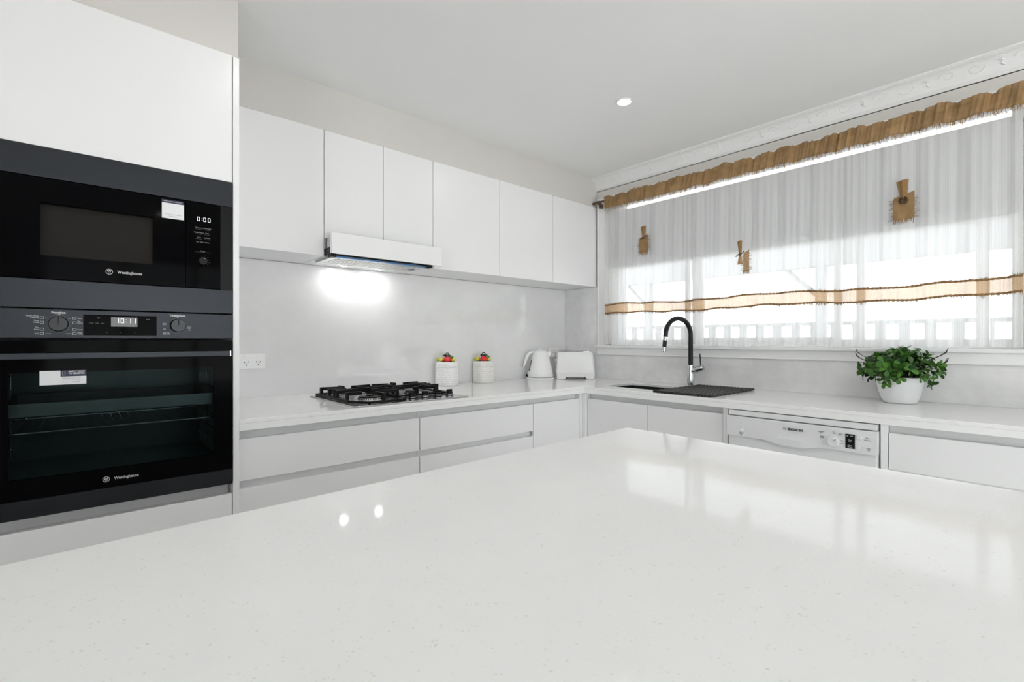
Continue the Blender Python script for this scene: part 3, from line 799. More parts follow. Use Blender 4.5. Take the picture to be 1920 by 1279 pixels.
lt.text('Temperature', (.226, yp, 1.2540), .0078, bold=.0003); lt.text('off', (.226, yp, 1.2485), .0052)
L = [(1.2385, 'Steam Assist\nCleaning'), (1.2255, 'Pizza\nMode'), (1.2065, 'Fan\nBake'), (1.1945, 'Grill')]
Rr = [(1.2385, 'Bake'), (1.2255, 'Fan\nForced'), (1.2065, 'Roast'), (1.1945, 'Slow\nCook')]
for z, s_ in L: lt.text(s_, (-.0915, yp, z + (.002 if '\n' in s_ else 0)), .0050, align='RIGHT')
for z, s_ in Rr: lt.text(s_, (-.0125, yp, z + (.002 if '\n' in s_ else 0)), .0050, align='LEFT')
for z in (1.2385, 1.2255, 1.2065, 1.1945):
    for x in (-.0895, -.0225):
        for a in ((x, x + .0078, z + .0026, z + .0033), (x, x + .0078, z - .0033, z - .0026), (x, x + .0007, z - .0033, z + .0033), (x + .0071, x + .0078, z - .0033, z + .0033)):
            lt.box(a[0], a[1], yp - .0005, yp, a[2], a[3])
for a, b, z in ((-.079, -.067, 1.1945), (-.037, -.025, 1.1945), (-.080, -.074, 1.2375), (-.032, -.026, 1.2375)): lt.box(a, b, yp - .0005, yp, z - .0003, z + .0003)
for x, z, s_ in ((.192, 1.2270, 'Keep\nwarm'), (.192, 1.2110, '250'), (.196, 1.2000, 'Grill 230'), (.197, 1.1955, 'Steam 200'), (.256, 1.2165, 'Defrost\nProve'), (.258, 1.2085, '100')):
    lt.text(s_, (x, yp, z), .0045)
lt.build('lettering', 'printwhite', oc, smooth=False)
lt = MB(); lt.text('Bell', (.034, yp - .0009, 1.241), .004); lt.text('- timer   clock   auto -', (.030, yp - .0009, 1.226), .004); lt.text('cook', (.150, yp - .0009, 1.240), .004)
for x in (.052, .085, .118): lt.text('o', (x, yp - .0009, 1.198), .005)
lt.build('lettering', 'printgrey', bzo, smooth=False)
# door: glass with window opening, lower steel strip
wx = (-.152, .328); wz = (.795, 1.085)
d = MB(); y0, y1 = YF - .008, YF + .004
d.box(OX0, wx[0], y0, y1, .7385, 1.1750); d.box(wx[1], OX1 - .001, y0, y1, .7385, 1.1750); d.box(wx[0], wx[1], y0, y1, .7385, wz[0]); d.box(wx[0], wx[1], y0, y1, wz[1], 1.1750)
od = d.build('door', 'blackglass', ov)
MB().box(wx[0], wx[1], y0 + .0005, y0 + .0025, wz[0], wz[1]).build('window_pane', 'ovenglass', od)
MB().box(OX0, OX1 - .001, YF - .008, YF + .018, .6875, .7375).build('lower_trim', 'darksteel', od, bevel=.0008)
h = MB(); h.box(OX0 + .0, .3645, YF - .052, YF - .040, 1.1235, 1.1410)
ho = h.build('handle', 'darksteel', od, bevel=.0015)
MB().box(.3646, .3690, YF - .0525, YF - .0395, 1.1230, 1.1415).build('end_cap', 'steel', ho, bevel=.001)
MB().box(.350, .364, YF - .042, YF - .007, 1.126, 1.138).build('handle_post', 'blackplastic', ho, bevel=.001)
MB().box(-.205, -.191, YF - .042, YF - .007, 1.126, 1.138).build('handle_post', 'blackplastic', ho, bevel=.001)
logo(od, .090, .764, YF - .0085, s=.98)
st = MB().box(-.0905, .007, YF - .0088, YF - .0082, 1.0500, 1.0900).build('sticker', 'sticker', od)
MB().box(-.048, .0070, YF - .0091, YF - .0088, 1.0730, 1.0900).build('sticker_header', 'navy', st)
lt = MB(); lt.text('SIMPLY SCAN\nTO REGISTER', (-.0315, YF - .0092, 1.0838), .0058, align='LEFT', depth=.0001, bold=.0002)
lt.tube([(-.0435, YF - .0092, 1.0765), (-.0385, YF - .0092, 1.0765), (-.0385, YF - .0092, 1.0865), (-.0435, YF - .0092, 1.0865), (-.0435, YF - .0092, 1.0760)], .0004, 4)
lt.build('lettering', 'printwhite', st, smooth=False)
lt = MB()
for k, s_ in enumerate(('Register your appliance online', 'for product care and support', 'Australia          New Zealand')): lt.text(s_, (-.0445, YF - .0090, 1.0685 - k * .0058), .0032, align='LEFT', depth=.0001)
lt.build('lettering', 'printdark', st, smooth=False)
# cavity
cv = MB(); a0, a1 = -.185, .352; c0, c1 = .775, 1.11; yb = 2.30; ya = YF + .008
cv.box(a0 - .01, a0, ya, yb, c0, c1); cv.box(a1, a1 + .01, ya, yb, c0, c1); cv.box(a0, a1, ya, yb, c0 - .01, c0); cv.box(a0, a1, ya, yb, c1, c1 + .01); cv.box(a0, a1, yb, yb + .01, c0, c1)
cv.build('cavity', 'ovenenamel', ov)
sr = MB()
for x in (a0 + .010, a1 - .010):
    for y in (ya + .03, ya + .20, ya + .36): sr.tube([(x, y, c0 + .02), (x, y, c1 - .02)], .002, 6)
    for k in range(6): sr.tube([(x, ya + .02, c0 + .045 + k * .048), (x, yb - .02, c0 + .045 + k * .048)], .002, 6)
sr.build('side_rack', 'chrome', ov)
rk = MB(); zr = c0 + .140
rk.tube([(a0 + .018, ya + .03, zr), (a1 - .018, ya + .03, zr)], .003, 6); rk.tube([(a0 + .018, yb - .03, zr), (a1 - .018, yb - .03, zr)], .003, 6)
for k in range(22): x = a0 + .02 + (a1 - a0 - .04) * k / 21; rk.tube([(x, ya + .03, zr), (x, yb - .03, zr)], .0015, 5)
tag(rk.build('rack', 'chrome', ov))
tr = MB(); zt = c0 + .185
tr.box(a0 + .02, a1 - .02, ya + .025, yb - .03, zt, zt + .004); tr.box(a0 + .02, a1 - .02, ya + .020, ya + .026, zt, zt + .038); tr.box(a0 + .02, a1 - .02, yb - .035, yb - .03, zt, zt + .038)
tr.box(a0 + .02, a0 + .025, ya + .02, yb - .03, zt, zt + .038); tr.box(a1 - .025, a1 - .02, ya + .02, yb - .03, zt, zt + .038)
tr.build('baking_tray', plain('trayenamel', (.16, .17, .17), .25, noise=.1), ov, bevel=.002)

# ---------------------------------------------------------------- cooktop
ck = thing('gas_cooktop', (1.12, 2.16, .9), 'stainless steel gas cooktop with black cast iron trivets and knobs', 'cooktop')
MB().box(.828, 1.405, 1.906, 2.425, .9003, .9050).build('hob_plate', 'steel', ck, bevel=.002)
MB().box(.850, 1.385, 1.935, 2.395, .865, .9002).build('underbody', 'blackplastic', ck)
def burner(x, y, r, wok=False):
    b = MB(); prof = [(r + .012, .905), (r + .012, .9075), (r, .909), (r * .96, .919), (r * .9, .920)]
    b.lathe([(r_, z) for r_, z in prof], (x, y, 0), 36)
    o = b.build('burner', 'alu', ck)
    t = MB()
    for k in range(int(r * 700)):
        a = 2 * PI * k / int(r * 700); t.box(-.0016, .0016, -.0016, .0016, 0, 0.0055) if False else t.cyl((x + r * .985 * math.cos(a), y + r * .985 * math.sin(a), .9115), (x + r * .985 * math.cos(a), y + r * .985 * math.sin(a), .918), .0018, seg=5)
    tag(t.build('flame_port', 'castiron', o), kind='stuff')
    MB().lathe([(r * .94, .9195), (r * .96, .921), (r * .9, .926), (r * .5, .9265)], (x, y, 0), 36).build('burner_cap', 'castiron', o)
    if wok: MB().lathe([(r * .32, .9262), (r * .34, .929), (r * .30, .933), (.001, .934)], (x, y, 0), 24).build('burner_core', 'castiron', o)
burner(.965, 2.055, .052, True); burner(.965, 2.300, .030); burner(1.245, 2.310, .036); burner(1.215, 2.135, .027)
def bar(m, p, q, w=.0055, t=.010):
    p = Vector(p); q = Vector(q); d = (q - p); n = Vector((-d.y, d.x, 0)); n = n.normalized() * w if n.length > 1e-5 else Vector((w, 0, 0))
    if abs(d.x) + abs(d.y) < 1e-5: m.box(p.x - w, p.x + w, p.y - w, p.y + w, p.z, q.z); return
    u = Vector((0, 0, t / 2))
    m.hexa([p - n - u, q - n - u, q + n - u, p + n - u, p - n + u, q - n + u, q + n + u, p + n + u])
zb_, zt_ = .9125, .9420
def trivet(base, fingers):
    m = MB()
    for a, b in zip(base, base[1:] + base[:1]): bar(m, (*a, zb_), (*b, zb_), .0075, .010)
    for (a, b) in fingers:
        a = Vector(a); b = Vector(b); d = (b - a).normalized() * .006
        bar(m, (*a, zt_), (*b, zt_), .0058, .015)
        c = a + d * .7
        m.box(c.x - .0068, c.x + .0068, c.y - .0068, c.y + .0068, zb_, zt_ + .0072)
    for x, y in (base[0], base[2], base[-1], base[-2]): m.cyl((x, y, .905), (x, y, .911), .006, seg=10)
    return m.build('trivet', 'castiron', ck, bevel=.0012)
trivet([(.852, 2.395), (.852, 2.010), (.905, 1.932), (1.045, 1.932), (1.105, 1.990), (1.105, 2.395)],
       [((.854, 2.353), (.935, 2.335)), ((.854, 2.252), (.940, 2.262)), ((.854, 2.160), (.925, 2.150)), ((.854, 2.050), (.925, 2.052)),
        ((1.103, 2.353), (1.000, 2.335)), ((1.103, 2.262), (1.000, 2.275)), ((1.103, 2.150), (1.005, 2.125)), ((1.103, 2.050), (1.010, 2.055)), ((.975, 1.934), (.972, 2.012)), ((.960, 2.393), (.962, 2.338)), ((.860, 2.205), (1.100, 2.205))])
trivet([(1.118, 2.395), (1.118, 2.065), (1.385, 2.065), (1.385, 2.395)],
       [((1.383, 2.355), (1.290, 2.340)), ((1.383, 2.262), (1.285, 2.275)), ((1.383, 2.150), (1.262, 2.142)), ((1.120, 2.355), (1.200, 2.335)), ((1.120, 2.262), (1.195, 2.272)), ((1.120, 2.140), (1.180, 2.138)),
        ((1.215, 2.067), (1.215, 2.105)), ((1.245, 2.393), (1.245, 2.345)), ((1.122, 2.215), (1.380, 2.215)), ((1.320, 2.067), (1.290, 2.120))])
for kx, ky in ((1.148, 2.000), (1.216, 2.000), (1.288, 2.000), (1.358, 2.003)):
    k = MB().lathe([(.0215, .905), (.0215, .907), (.0175, .9075), (.0165, .922), (.0155, .923)], (kx, ky, 0), 28).build('knob', 'blackplastic', ck)
    MB().lathe([(.0180, .9095), (.0182, .9130), (.0172, .9135)], (kx, ky, 0), 28, False, False).build('knob_ring', 'chrome', k)
    MB().box(kx - .015, kx + .015, ky - .0042, ky + .0042, .9225, .9345).build('knob_grip', 'blackplastic', k, bevel=.0015)

# ---------------------------------------------------------------- canisters
def rsq(a, b, n=96, r=.35, e=3.4):
    out = []
    for i in range(n):
        t = 2 * PI * i / n; c, s = math.cos(t), math.sin(t)
        k = (abs(c) ** e + abs(s) ** e) ** (-1 / e); out.append((a * c * k, b * s * k))
    return out
def canister(x, y, rz, mat, label, s=1.0):
    t = thing('canister', (x, y, .9005), label, 'canister', 'basket weave ceramic canisters')
    base = rsq(.0605 * s, .0605 * s); n = len(base); H = .109 * s; g = []
    m = MB(); levels = 64
    g.append([(px * .90, py * .90, 0) for px, py in base])
    for j in range(levels + 1):
        z = .001 + H * j / levels; ring = []
        tt = j / levels
        for i, (px, py) in enumerate(base):
            d = 0
            if .09 < tt < .93:
                rows = 7; q = (tt - .09) / .84 * rows; row = int(q); ph = q - row
                cols = 20
                u = i / n * cols; cphase = (u + .5 * (row % 2)) % 1
                d = .0056 * (math.sin(PI * ph) ** .7) * (math.sin(PI * cphase) ** .8) - .0016
            elif tt <= .09: d = .0014
            else: d = .0020 * math.sin(PI * (tt - .93) / .07)
            l = math.hypot(px, py); ring.append((px * (1 + d / l), py * (1 + d / l), z))
        g.append(ring)
    g.append([(px * .88, py * .88, H + .001) for px, py in base])
    m.rings(g); m.build('body', mat, t, world=False, ang=60)
    m = MB(); lp = [(.94, 0), (1.05, .001), (1.07, .004), (1.05, .007), (.985, .0085), (.98, .014), (1.005, .0165), (1.005, .022), (.97, .029), (.88, .0335), (.4, .036)]
    m.rings([[(px * k, py * k, H + .001 + z) for px, py in base] for k, z in lp]); lid = m.build('lid', mat, t, world=False, ang=50)
    zt = H + .0365
    vr = math.atan2(-y, -x)              # modelled fruit faces the room
    def pol(a, r): return (r * math.cos(vr + a - rz), r * math.sin(vr + a - rz))
    def fr_(nm, a, r, z, rad, sx, sy, sz, mt):
        px, py = pol(a, r); mm = MB(); mm.ball((0, 0, 0), rad, sx, sy, sz, 20, 12); mm.xf(Matrix.Translation((px, py, zt + z)) @ Matrix.Rotation(vr + a - rz, 4, 'Z'))
        return mm.build(nm, mt, lid, world=False)
    fr_('tomato', 0, .030, .015, .0195, .85, 1.15, .85, 'red')
    fr_('lemon', R(78), .037, .013, .0155, .9, 1.35, .85, 'yellow')
    fr_('lemon', R(-78), .038, .013, .0155, .9, 1.3, .85, 'yellow')
    fr_('lime', R(-96), .057 if s > .98 else .055, .012, .010, 1, 1, .9, 'limegreen')
    fr_('lemon', R(180), .030, .014, .017, 1, 1.2, .85, 'yellow')
    fr_('lime', R(52), .033, .026, .0125, 1, 1.1, .9, 'leafglaze2')
    # sculpted leaves and a loop stem on top
    mm = MB(); c0 = Vector((0, 0, zt + .034))
    for k in range(9):
        a = k * .72 + .3; L_ = .020 + .006 * (k % 3)
        dv = Vector((math.cos(a), math.sin(a), .10 - .16 * (k % 2))); mm.tube([c0, c0 + dv * L_ * .5 + Vector((0, 0, .003)), c0 + dv * L_], [.003, .0062, .0008], 6)
    for k in range(5):
        p = pol(R(-70 + 35 * k), .038); mm.tube([(p[0] * .5, p[1] * .5, zt + .001), (p[0], p[1], zt + .0025), (p[0] * 1.25, p[1] * 1.25, zt + .001)], [.003, .0055, .001], 5)
    mm.ball((0, 0, zt + .017), .020, u=12, v=8)
    mm.build('leaves', 'leafglaze', lid, world=False)
    mm = MB(); cc = Vector((*pol(R(20), .004), zt + .043)); q = Vector((math.cos(vr + PI / 2 - rz), math.sin(vr + PI / 2 - rz), 0))
    mm.tube([cc + q * .0105 * math.cos(a) + Vector((0, 0, .0095 * math.sin(a))) for a in [i * 2 * PI / 16 for i in range(17)]], .0030, 8)
    mm.build('stem', 'leafglaze', lid, world=False)
    t.rotation_euler = (0, 0, rz)
    return t
canister(1.672, 2.490, R(21), 'ceramic', 'larger white basket-weave canister with fruit lid, nearer the cooktop', 1.0)
canister(1.963, 2.500, R(-2), 'ceramic_warm', 'slightly smaller cream basket-weave canister with fruit lid, nearer the kettle', .97)

# ---------------------------------------------------------------- kettle
ke = thing('electric_kettle', (2.440, 2.452, .9005), 'white faceted cone-shaped electric kettle on its round base', 'kettle')
kx, ky, kz = 2.440, 2.452, .9005
MB().lathe([(.098, 0), (.100, .003), (.099, .010), (.094, .014), (.06, .016)], (kx, ky, kz), 48).build('power_base', 'whiteplastic', ke)
m = MB(); g = []; n = 72
for z, r in ((.0165, .086), (.018, .090), (.030, .091), (.044, .090), (.060, .086), (.085, .0795), (.11, .073), (.135, .0665), (.16, .060), (.180, .0545), (.192, .051), (.196, .047)):
    ring = []
    for i in range(n):
        a = 2 * PI * i / n; f = (.0016 * abs(math.sin(6 * a + z * 30)) + .0016 * abs(math.sin(6 * a - z * 30)) - .0016) if .05 < z < .185 else 0
        ring.append((kx + (r + f) * math.cos(a), ky + (r + f) * math.sin(a), kz + z))
    g.append(ring)
m.rings(g); kb = m.build('body', 'whiteplastic', ke, ang=50)
MB().lathe([(.0475, .1962), (.047, .200), (.040, .203), (.012, .2045)], (kx, ky, kz), 40).build('lid', 'whiteplastic', ke)
MB().lathe([(.005, .204), (.005, .211), (.0105, .213), (.011, .217), (.008, .2185)], (kx, ky, kz), 20).build('lid_knob', 'whiteplastic', ke)
hl = Vector((-.72, .69, 0)).normalized(); c = Vector((kx, ky, kz))
def flat_tube(m, pts, w, t, side):
    pts = [Vector(p) for p in pts]; rg = []
    for i, p in enumerate(pts):
        d = (pts[min(i + 1, len(pts) - 1)] - pts[max(i - 1, 0)]).normalized(); nn = d.cross(side).normalized()
        ww = w[i] if isinstance(w, list) else w; tt = t[i] if isinstance(t, list) else t
        rg.append([tuple(p + side * ww * math.cos(a) + nn * tt * math.sin(a)) for a in [q * 2 * PI / 14 for q in range(14)]])
    m.rings(rg)
sd = Vector((-hl.y, hl.x, 0))
m = MB(); flat_tube(m, [c + hl * .044 + Vector((0, 0, .188)), c + hl * .064 + Vector((0, 0, .190)), c + hl * .080 + Vector((0, 0, .184)), c + hl * .092 + Vector((0, 0, .165)), c + hl * .103 + Vector((0, 0, .135)), c + hl * .113 + Vector((0, 0, .105)), c + hl * .119 + Vector((0, 0, .088))],
                   [.013, .013, .0135, .014, .014, .013, .009], [.008, .009, .010, .011, .010, .009, .006], sd)
m.build('handle', 'whiteplastic', ke)
vdir = Vector((-.70, -.71, 0)); gdir = (hl * .92 + vdir * .40).normalized()
m = MB(); flat_tube(m, [c + gdir * .0875 + Vector((0, 0, .060)), c + gdir * .080 + Vector((0, 0, .09)), c + gdir * .0685 + Vector((0, 0, .135))], .0055, .002, gdir.cross(Vector((0, 0, 1))))
m.build('water_gauge', 'darkslot', ke)
m = MB(); m.tube([c - hl * .050 + Vector((0, 0, .165)), c - hl * .062 + Vector((0, 0, .182)), c - hl * .070 + Vector((0, 0, .194))], [.020, .014, .008], 14)
m.build('spout', 'whiteplastic', ke)
m = MB(); m.tube([c + hl * .088 + Vector((0, 0, .020)), c + hl * .096 + Vector((0, 0, .024)), c + hl * .100 + vdir * .01 + Vector((0, 0, .034))], .006, 8)
m.build('switch', 'blackplastic', ke)
MB().text("DeLonghi", c + vdir * .0885 + Vector((.015, -.015, .050)), .008, (-vdir.y, vdir.x, 0), (0, 0, 1), depth=.0015).build('lettering', 'printgrey', ke, smooth=False) if False else None
pts = [c - hl * .07 + vdir * -.06 + Vector((0, 0, .006)), Vector((2.56, 2.50, .905)), Vector((2.62, 2.535, .910)), Vector((2.64, 2.545, .96)), Vector((2.645, 2.548, 1.03)), Vector((2.648, 2.545, 1.062))]
MB().tube(pts, .003, 8).build('cord', 'whiteplastic', ke)

# ---------------------------------------------------------------- toaster
to = thing('toaster', (2.660, 2.325, .9005), 'white four-slot toaster standing diagonally in the bench corner', 'toaster')
RZ = math.atan2(-.174, .196)
def ta(name, m, mat, par=None, **k):
    m.xf(Matrix.Rotation(RZ, 4, 'Z')); return m.build(name, mat, par or to, world=False, **k)
def rr(a, b, r, z, n=6):
    out = []
    for cx_, cy_, s0 in ((a - r, b - r, 0), (-a + r, b - r, 90), (-a + r, -b + r, 180), (a - r, -b + r, 270)):
        for i in range(n + 1): t = R(s0 + 90 * i / n); out.append((cx_ + r * math.cos(t), cy_ + r * math.sin(t), z))
    return out
m = MB(); m.rings([rr(.120, .070, .014, .016), rr(.129, .070, .016, .022), rr(.138, .076, .018, .045), rr(.1385, .076, .018, .050), rr(.134, .074, .020, .10), rr(.129, .072, .022, .155), rr(.1265, .068, .024, .180), rr(.122, .064, .024, .190), rr(.116, .058, .022, .192)])
tb = ta('body', m, 'whiteplastic', ang=40)
m = MB()
m.hexa([(-.132, -.074, 0), (-.076, -.074, 0), (-.076, .074, 0), (-.132, .074, 0), (-.136, -.080, .044), (-.060, -.080, .030), (-.060, .080, .030), (-.136, .080, .044)]); m.hexa([(.076, -.074, 0), (.132, -.074, 0), (.132, .074, 0), (.076, .074, 0), (.060, -.080, .030), (.136, -.080, .044), (.136, .080, .044), (.060, .080, .030)])
ta('foot', m, 'whiteplastic', bevel=.004)
m = MB(); m.box(-.062, .062, -.06, .06, .006, .018); ta('crumb_tray', m, plain('crumb', (.22, .21, .16), .4, noise=.1))
m = MB(); m.rings([rr(.108, .050, .012, .1915), rr(.108, .050, .012, .1955), rr(.104, .046, .012, .1965)]); ta('top_plate', m, 'chrome')
for sx in (-.054, .054):
    for sy in (-.022, .022):
        m = MB(); m.box(sx - .046, sx + .046, sy - .010, sy + .010, .1955, .1972); ta('slot', m, 'darkslot')
for sx in (-.05, .05):
    m = MB(); m.box(.1275 if sx > 0 else -.142, .142 if sx > 0 else -.1275, -.014, .014, .128, .140); ta('lever', m, 'whiteplastic', bevel=.003)
m = MB(); m.tube([(-.120, -.02, .010), (-.150, -.005, .004), (-.165, .03, .004), (-.150, .06, .004), (-.10, .10, .004)], .003, 8); ta('cord', m, 'whiteplastic')

# ---------------------------------------------------------------- power points
def outlet(o, r, label):
    """double power point: o centre on wall, r = right direction seen from the room"""
    t = thing('power_outlet', tuple(o), label, 'power outlet', 'white double power points')
    r = Vector(r); u = Vector((0, 0, 1)); nrm = r.cross(u)          # nrm points away from wall towards the room
    M = Matrix((( r.x, u.x, nrm.x), (r.y, u.y, nrm.y), (r.z, u.z, nrm.z))).to_4x4()
    def b(name, m, mat, **k): m.xf(M); return m.build(name, mat, t, world=False, **k)
    p = b('cover_plate', MB().box(-.058, .058, -.037, .037, 0, .009), 'whiteplastic', bevel=.002)
    for q in (-.026, .026):
        b('switch', MB().box(q - .008, q + .008, .014, .026, .009, .0125), 'whiteplastic', bevel=.001)
        m = MB()
        for dx, dz, an in ((-.0075, -.004, 30), (.0075, -.004, -30), (0, -.018, 0)):
            mm = MB(); mm.box(-.0014, .0014, -.004, .004, .0088, .0094); mm.xf(Matrix.Translation((q + dx, dz, 0)) @ Matrix.Rotation(R(an), 4, 'Z'))
            me = bpy.data.meshes.new('x'); mm.bm.to_mesh(me); m.bm.from_mesh(me); bpy.data.meshes.remove(me)
        b('socket', m, 'darkslot')
    return t
outlet((.606, Y0 - .0122, 1.076), (1, 0, 0), 'double power point on splashback beside the oven tower')
outlet((2.690, Y0 - .0122, 1.085), (1, 0, 0), 'double power point on splashback behind the kettle')
outlet((X0 - .0122, 2.395, 1.075), (0, -1, 0), 'double power point on window wall behind the toaster')
pl = thing('wall_plug', (2.665, 2.545, 1.06), 'white plug pushed into the power point between kettle and toaster', 'plug')
MB().lathe([(.018, 0), (.0185, .010), (.016, .018), (.006, .024)], (0, 0, 0), 20).xf(Matrix.Translation((2.665, 2.558, 1.060)) @ Matrix.Rotation(R(90), 4, 'X')).build('plug_body', 'whiteplastic', pl)
MB().tube([(2.665, 2.536, 1.060), (2.665, 2.530, 1.045), (2.668, 2.535, 1.0)], .004, 8).build('cord_sleeve', 'whiteplastic', pl)

# ---------------------------------------------------------------- sink, tap, mat
sk = thing('kitchen_sink', (2.52, 1.49, .70), 'black undermount sink set into the benchtop below the tap', 'sink')
m = MB(); a, b = SX; c_, d_ = SY; e_ = .006; zt, zb = .8845, .665
m.box(a - .012, a - e_, c_ - .012, d_ + .012, zb, zt); m.box(b + e_, b + .012, c_ - .012, d_ + .012, zb, zt); m.box(a - e_, b + e_, c_ - .012, c_ - e_, zb, zt); m.box(a - e_, b + e_, d_ + e_, d_ + .012, zb, zt); m.box(a - .012, b + .012, c_ - .012, d_ + .012, zb - .006, zb)
m.build('basin', 'sinkblack', sk)
MB().lathe([(.045, .6652), (.045, .668), (.030, .669), (.028, .6655)], ((a + b) / 2, (c_ + d_) / 2, 0), 30).build('drain', 'steel', sk)

tp = thing('kitchen_tap', (2.760, 1.484, .9), 'tall gooseneck pull-down tap in black and chrome behind the sink', 'tap')
bx_, by_ = 2.760, 1.484
MB().lathe([(.0255, .9003), (.0255, .904), (.0215, .906), (.0210, 1.020), (.0200, 1.0265), (.0135, 1.0268)], (bx_, by_, 0), 36).build('body', 'chrome', tp)
sdv = Vector((2.605 - 2.795, 1.547 - 1.49, 0)).normalized(); B = Vector((bx_, by_, 0)); rad = .098
pts = [B + Vector((0, 0, 1.026))] + [B + Vector((0, 0, z)) for z in (1.08, 1.13, 1.18, 1.2085)]
for i in range(1, 21):
    a = PI * i / 20; pts.append(B + sdv * rad * (1 - math.cos(a)) + Vector((0, 0, 1.2085 + rad * math.sin(a))))
e0 = pts[-1]; dn = (Vector((0, 0, -1)) + sdv * .14).normalized(); pts += [e0 + dn * .012]
MB().tube(pts, .0137, 20).build('neck', 'tapblack', tp)
p0 = pts[-1]
sh = MB().tube([p0, p0 + dn * .022], [.0127, .0125], 20).build('spray_head', 'chrome', tp)
MB().tube([p0 + dn * .0222, p0 + dn * .060], .0118, 20).build('spray_grip', 'tapblack', sh)
MB().tube([p0 + dn * .0602, p0 + dn * .088, p0 + dn * .090], [.0125, .0135, .0120], 20).build('spray_nozzle', 'chrome', sh)
hd_ = Vector((.10, -.93, .36)).normalized(); h0 = B + Vector((0, 0, .985))
hv = MB().tube([h0 + hd_ * .006, h0 + hd_ * .080, h0 + hd_ * .083], [.0175, .0185, .0165], 28).build('mixer_barrel', 'chrome', tp)
q0 = h0 + hd_ * .066
MB().tube([q0 + Vector((0, 0, .012)), q0 + Vector((0, .004, .060)), q0 + Vector((0, .006, .088))], .0036, 12).build('lever', 'tapblack', hv)

mt = thing('drying_mat', (2.5, 1.265, .9), 'black roll-up drying mat of ribbed bars laid across the sink', 'drying mat')
nb = 16; first = None
for i in range(nb):
    y = 1.105 + (1.428 - 1.105) * (i + .5) / nb
    if first is None:
        pts = []; rads = []
        for k in range(41):
            pts.append((2.252 + (2.758 - 2.252) * k / 40, y, .9072)); rads.append(.0064 + .0013 * math.sin(k * PI / 2 * 1.0))
        first = MB().tube(pts, rads, 8).build('bar', 'matblack', mt); f_y = y
    else:
        c = first.copy(); COL.objects.link(c); c.location = (0, y - f_y, 0)
for sx in (2.285, 2.725):
    MB().box(sx - .006, sx + .006, 1.106, 1.427, .9045, .9085).build('strap', 'matblack', mt)

# ---------------------------------------------------------------- plant
PX, PY = 2.700, .468
pp = thing('potted_plant', (PX, PY, .9005), 'bushy green plant with small round leaves in white bowl-shaped pot', 'potted plant')
m = MB(); m.lathe([(.052, 0), (.058, .002), (.066, .020), (.076, .050), (.083, .085), (.0855, .112), (.083, .115), (.079, .112), (.076, .098), (.01, .096)], (PX, PY, .9005), 56)
pot = m.build('pot', 'potwhite', pp)
MB().lathe([(.0765, .0975), (.04, .104), (.001, .106)], (PX, PY, .9005), 32, False, False).build('soil', 'soil', pp)
lf = MB(); stm = MB()
def leaf(m, base, d, nrm, L_, W_):
    d = d.normalized(); sdn = d.cross(nrm); sdn = sdn.normalized() if sdn.length > 1e-4 else d.orthogonal(); nn = sdn.cross(d).normalized()
    prof = [(0, .05), (.18, .28), (.42, .72), (.68, 1.0), (.86, .82), (1.0, .28)]
    vs = []
    for t, w_ in prof:
        p = base + d * L_ * t - nn * L_ * .18 * t * t
        vs.append([m.bm.verts.new(p + sdn * W_ * w_ + nn * W_ * .22 * w_), m.bm.verts.new(p), m.bm.verts.new(p - sdn * W_ * w_ + nn * W_ * .22 * w_)])
    for a_, b_ in zip(vs, vs[1:]):
        m.bm.faces.new((a_[0], a_[1], b_[1], b_[0])); m.bm.faces.new((a_[1], a_[2], b_[2], b_[1]))
C = Vector((PX, PY, .9005 + .105))
rnd = random.Random(11)
cnt = 0
while cnt < 96:
    a = rnd.uniform(0, 2 * PI); el = rnd.uniform(-.38, 1.45); 
    dirv = Vector((math.cos(a) * math.cos(el), math.sin(a) * math.cos(el), math.sin(el)))
    ln = (.165 if el > -.1 else .130) * rnd.uniform(.72, 1.0)
    tip = C + Vector((dirv.x * ln * .88, dirv.y * ln * .92, dirv.z * ln * .80 + (.012 if el < .3 else 0)))
    if tip.x > X0 - .035: tip.x = X0 - .035 - rnd.uniform(0, .03)
    if tip.z < .955: tip.z = .955 + rnd.uniform(0, .02)
    if math.hypot(tip.x - PX, tip.y - PY) < .095 and tip.z < 1.01: continue
    cnt += 1
    st0 = C + Vector((rnd.uniform(-.04, .04), rnd.uniform(-.04, .04), -.005))
    mid = st0.lerp(tip, .5) + Vector((0, 0, .028 if el < .8 else .0))
    crv = [st0, st0.lerp(mid, .5) + Vector((0, 0, .010)), mid, mid.lerp(tip, .5) + Vector((0, 0, .006)), tip]
    stm.tube(crv, [.0016, .0014, .0013, .0011, .0008], 4)
    for q, nl, sc in ((crv[2], 1, 1.0), (crv[3], 2, 1.0), (tip, 4, 1.0)):
        ax = (tip - mid).normalized(); o1 = ax.orthogonal().normalized(); o2 = ax.cross(o1); ph = rnd.uniform(0, 6)
        for k in range(nl):
            b_ = ph + 2 * PI * k / nl; rd = o1 * math.cos(b_) + o2 * math.sin(b_)
            dd = rd * .95 + ax * rnd.uniform(.25, 1.3); L_ = rnd.uniform(.024, .034) * sc
            e1 = q + dd.normalized() * L_
            if e1.x > X0 - .016: continue
            leaf(lf, q, dd, (ax + Vector((rnd.uniform(-.5, .5), rnd.uniform(-.5, .5), rnd.uniform(-.5, .5)))).normalized(), L_, L_ * rnd.uniform(.29, .36))
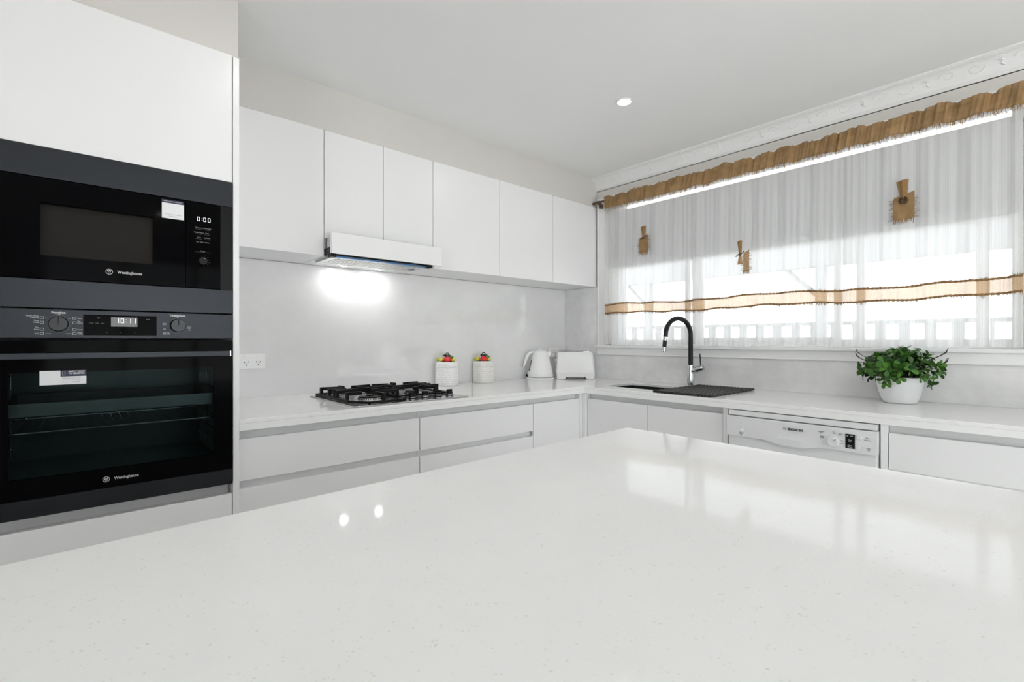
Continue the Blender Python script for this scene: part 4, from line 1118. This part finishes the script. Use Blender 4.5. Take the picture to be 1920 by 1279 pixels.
for k in range(9):
    a = rnd.uniform(0, 2 * PI); e1 = C + Vector((math.cos(a) * .13, math.sin(a) * .140, rnd.uniform(.05, .11)))
    if e1.x > X0 - .03: continue
    stm.tube([C, C.lerp(e1, .6) + Vector((0, 0, .01)), e1], [.0012, .001, .0012], 4)
    stm.tube([e1, e1 + Vector((math.cos(a) * .01, math.sin(a) * .015, .012)), e1 + Vector((math.cos(a) * .012, math.sin(a) * .022, .030))], [.0015, .0026, .0006], 5)
stm.build('stems', 'stem', pp)
tag(lf.build('foliage', 'leaf', pp, ang=180, recalc=False), kind='stuff')

# ---------------------------------------------------------------- world and camera
wd = bpy.data.worlds.new('sky_ground_fill'); scn.world = wd; wd.use_nodes = True
nt = wd.node_tree; bg = nt.nodes['Background']
tc = nt.nodes.new('ShaderNodeTexCoord'); sx = nt.nodes.new('ShaderNodeSeparateXYZ'); cr = nt.nodes.new('ShaderNodeValToRGB')
cr.color_ramp.elements[0].position = .45; cr.color_ramp.elements[0].color = (1.5, 1.5, 1.48, 1)  # below the horizon: glow raised above the sky's to brighten the ceiling
cr.color_ramp.elements[1].position = .55; cr.color_ramp.elements[1].color = (.82, .85, .88, 1)
mr = nt.nodes.new('ShaderNodeMapRange'); mr.inputs['From Min'].default_value = -1; mr.inputs['From Max'].default_value = 1
nt.links.new(tc.outputs['Generated'], sx.inputs[0]); nt.links.new(sx.outputs[2], mr.inputs[0]); nt.links.new(mr.outputs[0], cr.inputs[0]); nt.links.new(cr.outputs[0], bg.inputs[0])
bg.inputs['Strength'].default_value = 4.2

cam = bpy.data.cameras.new('camera'); co = bpy.data.objects.new('camera', cam); COL.objects.link(co)
co.location = (0, 0, 1.175); co.rotation_euler = (R(90), 0, R(48.4973 - 90)); cam.lens = 36 * 908.7 / 1920; cam.sensor_width = 36; cam.shift_y = -1 / 1920
cam.clip_start = .02
scn.camera = co
vs = scn.view_settings; vs.view_transform = 'Standard'; vs.look = 'None'; vs.exposure = 0.47; vs.gamma = 1.0; vs.use_curve_mapping = False
cy = scn.cycles; cy.max_bounces = 12; cy.diffuse_bounces = 8; cy.glossy_bounces = 5; cy.transparent_max_bounces = 16; cy.sample_clamp_indirect = 6.0
cy.use_denoising = True; cy.caustics_reflective = False; cy.caustics_refractive = False
for o in bpy.data.objects:
    if '_o' in o: del o['_o']
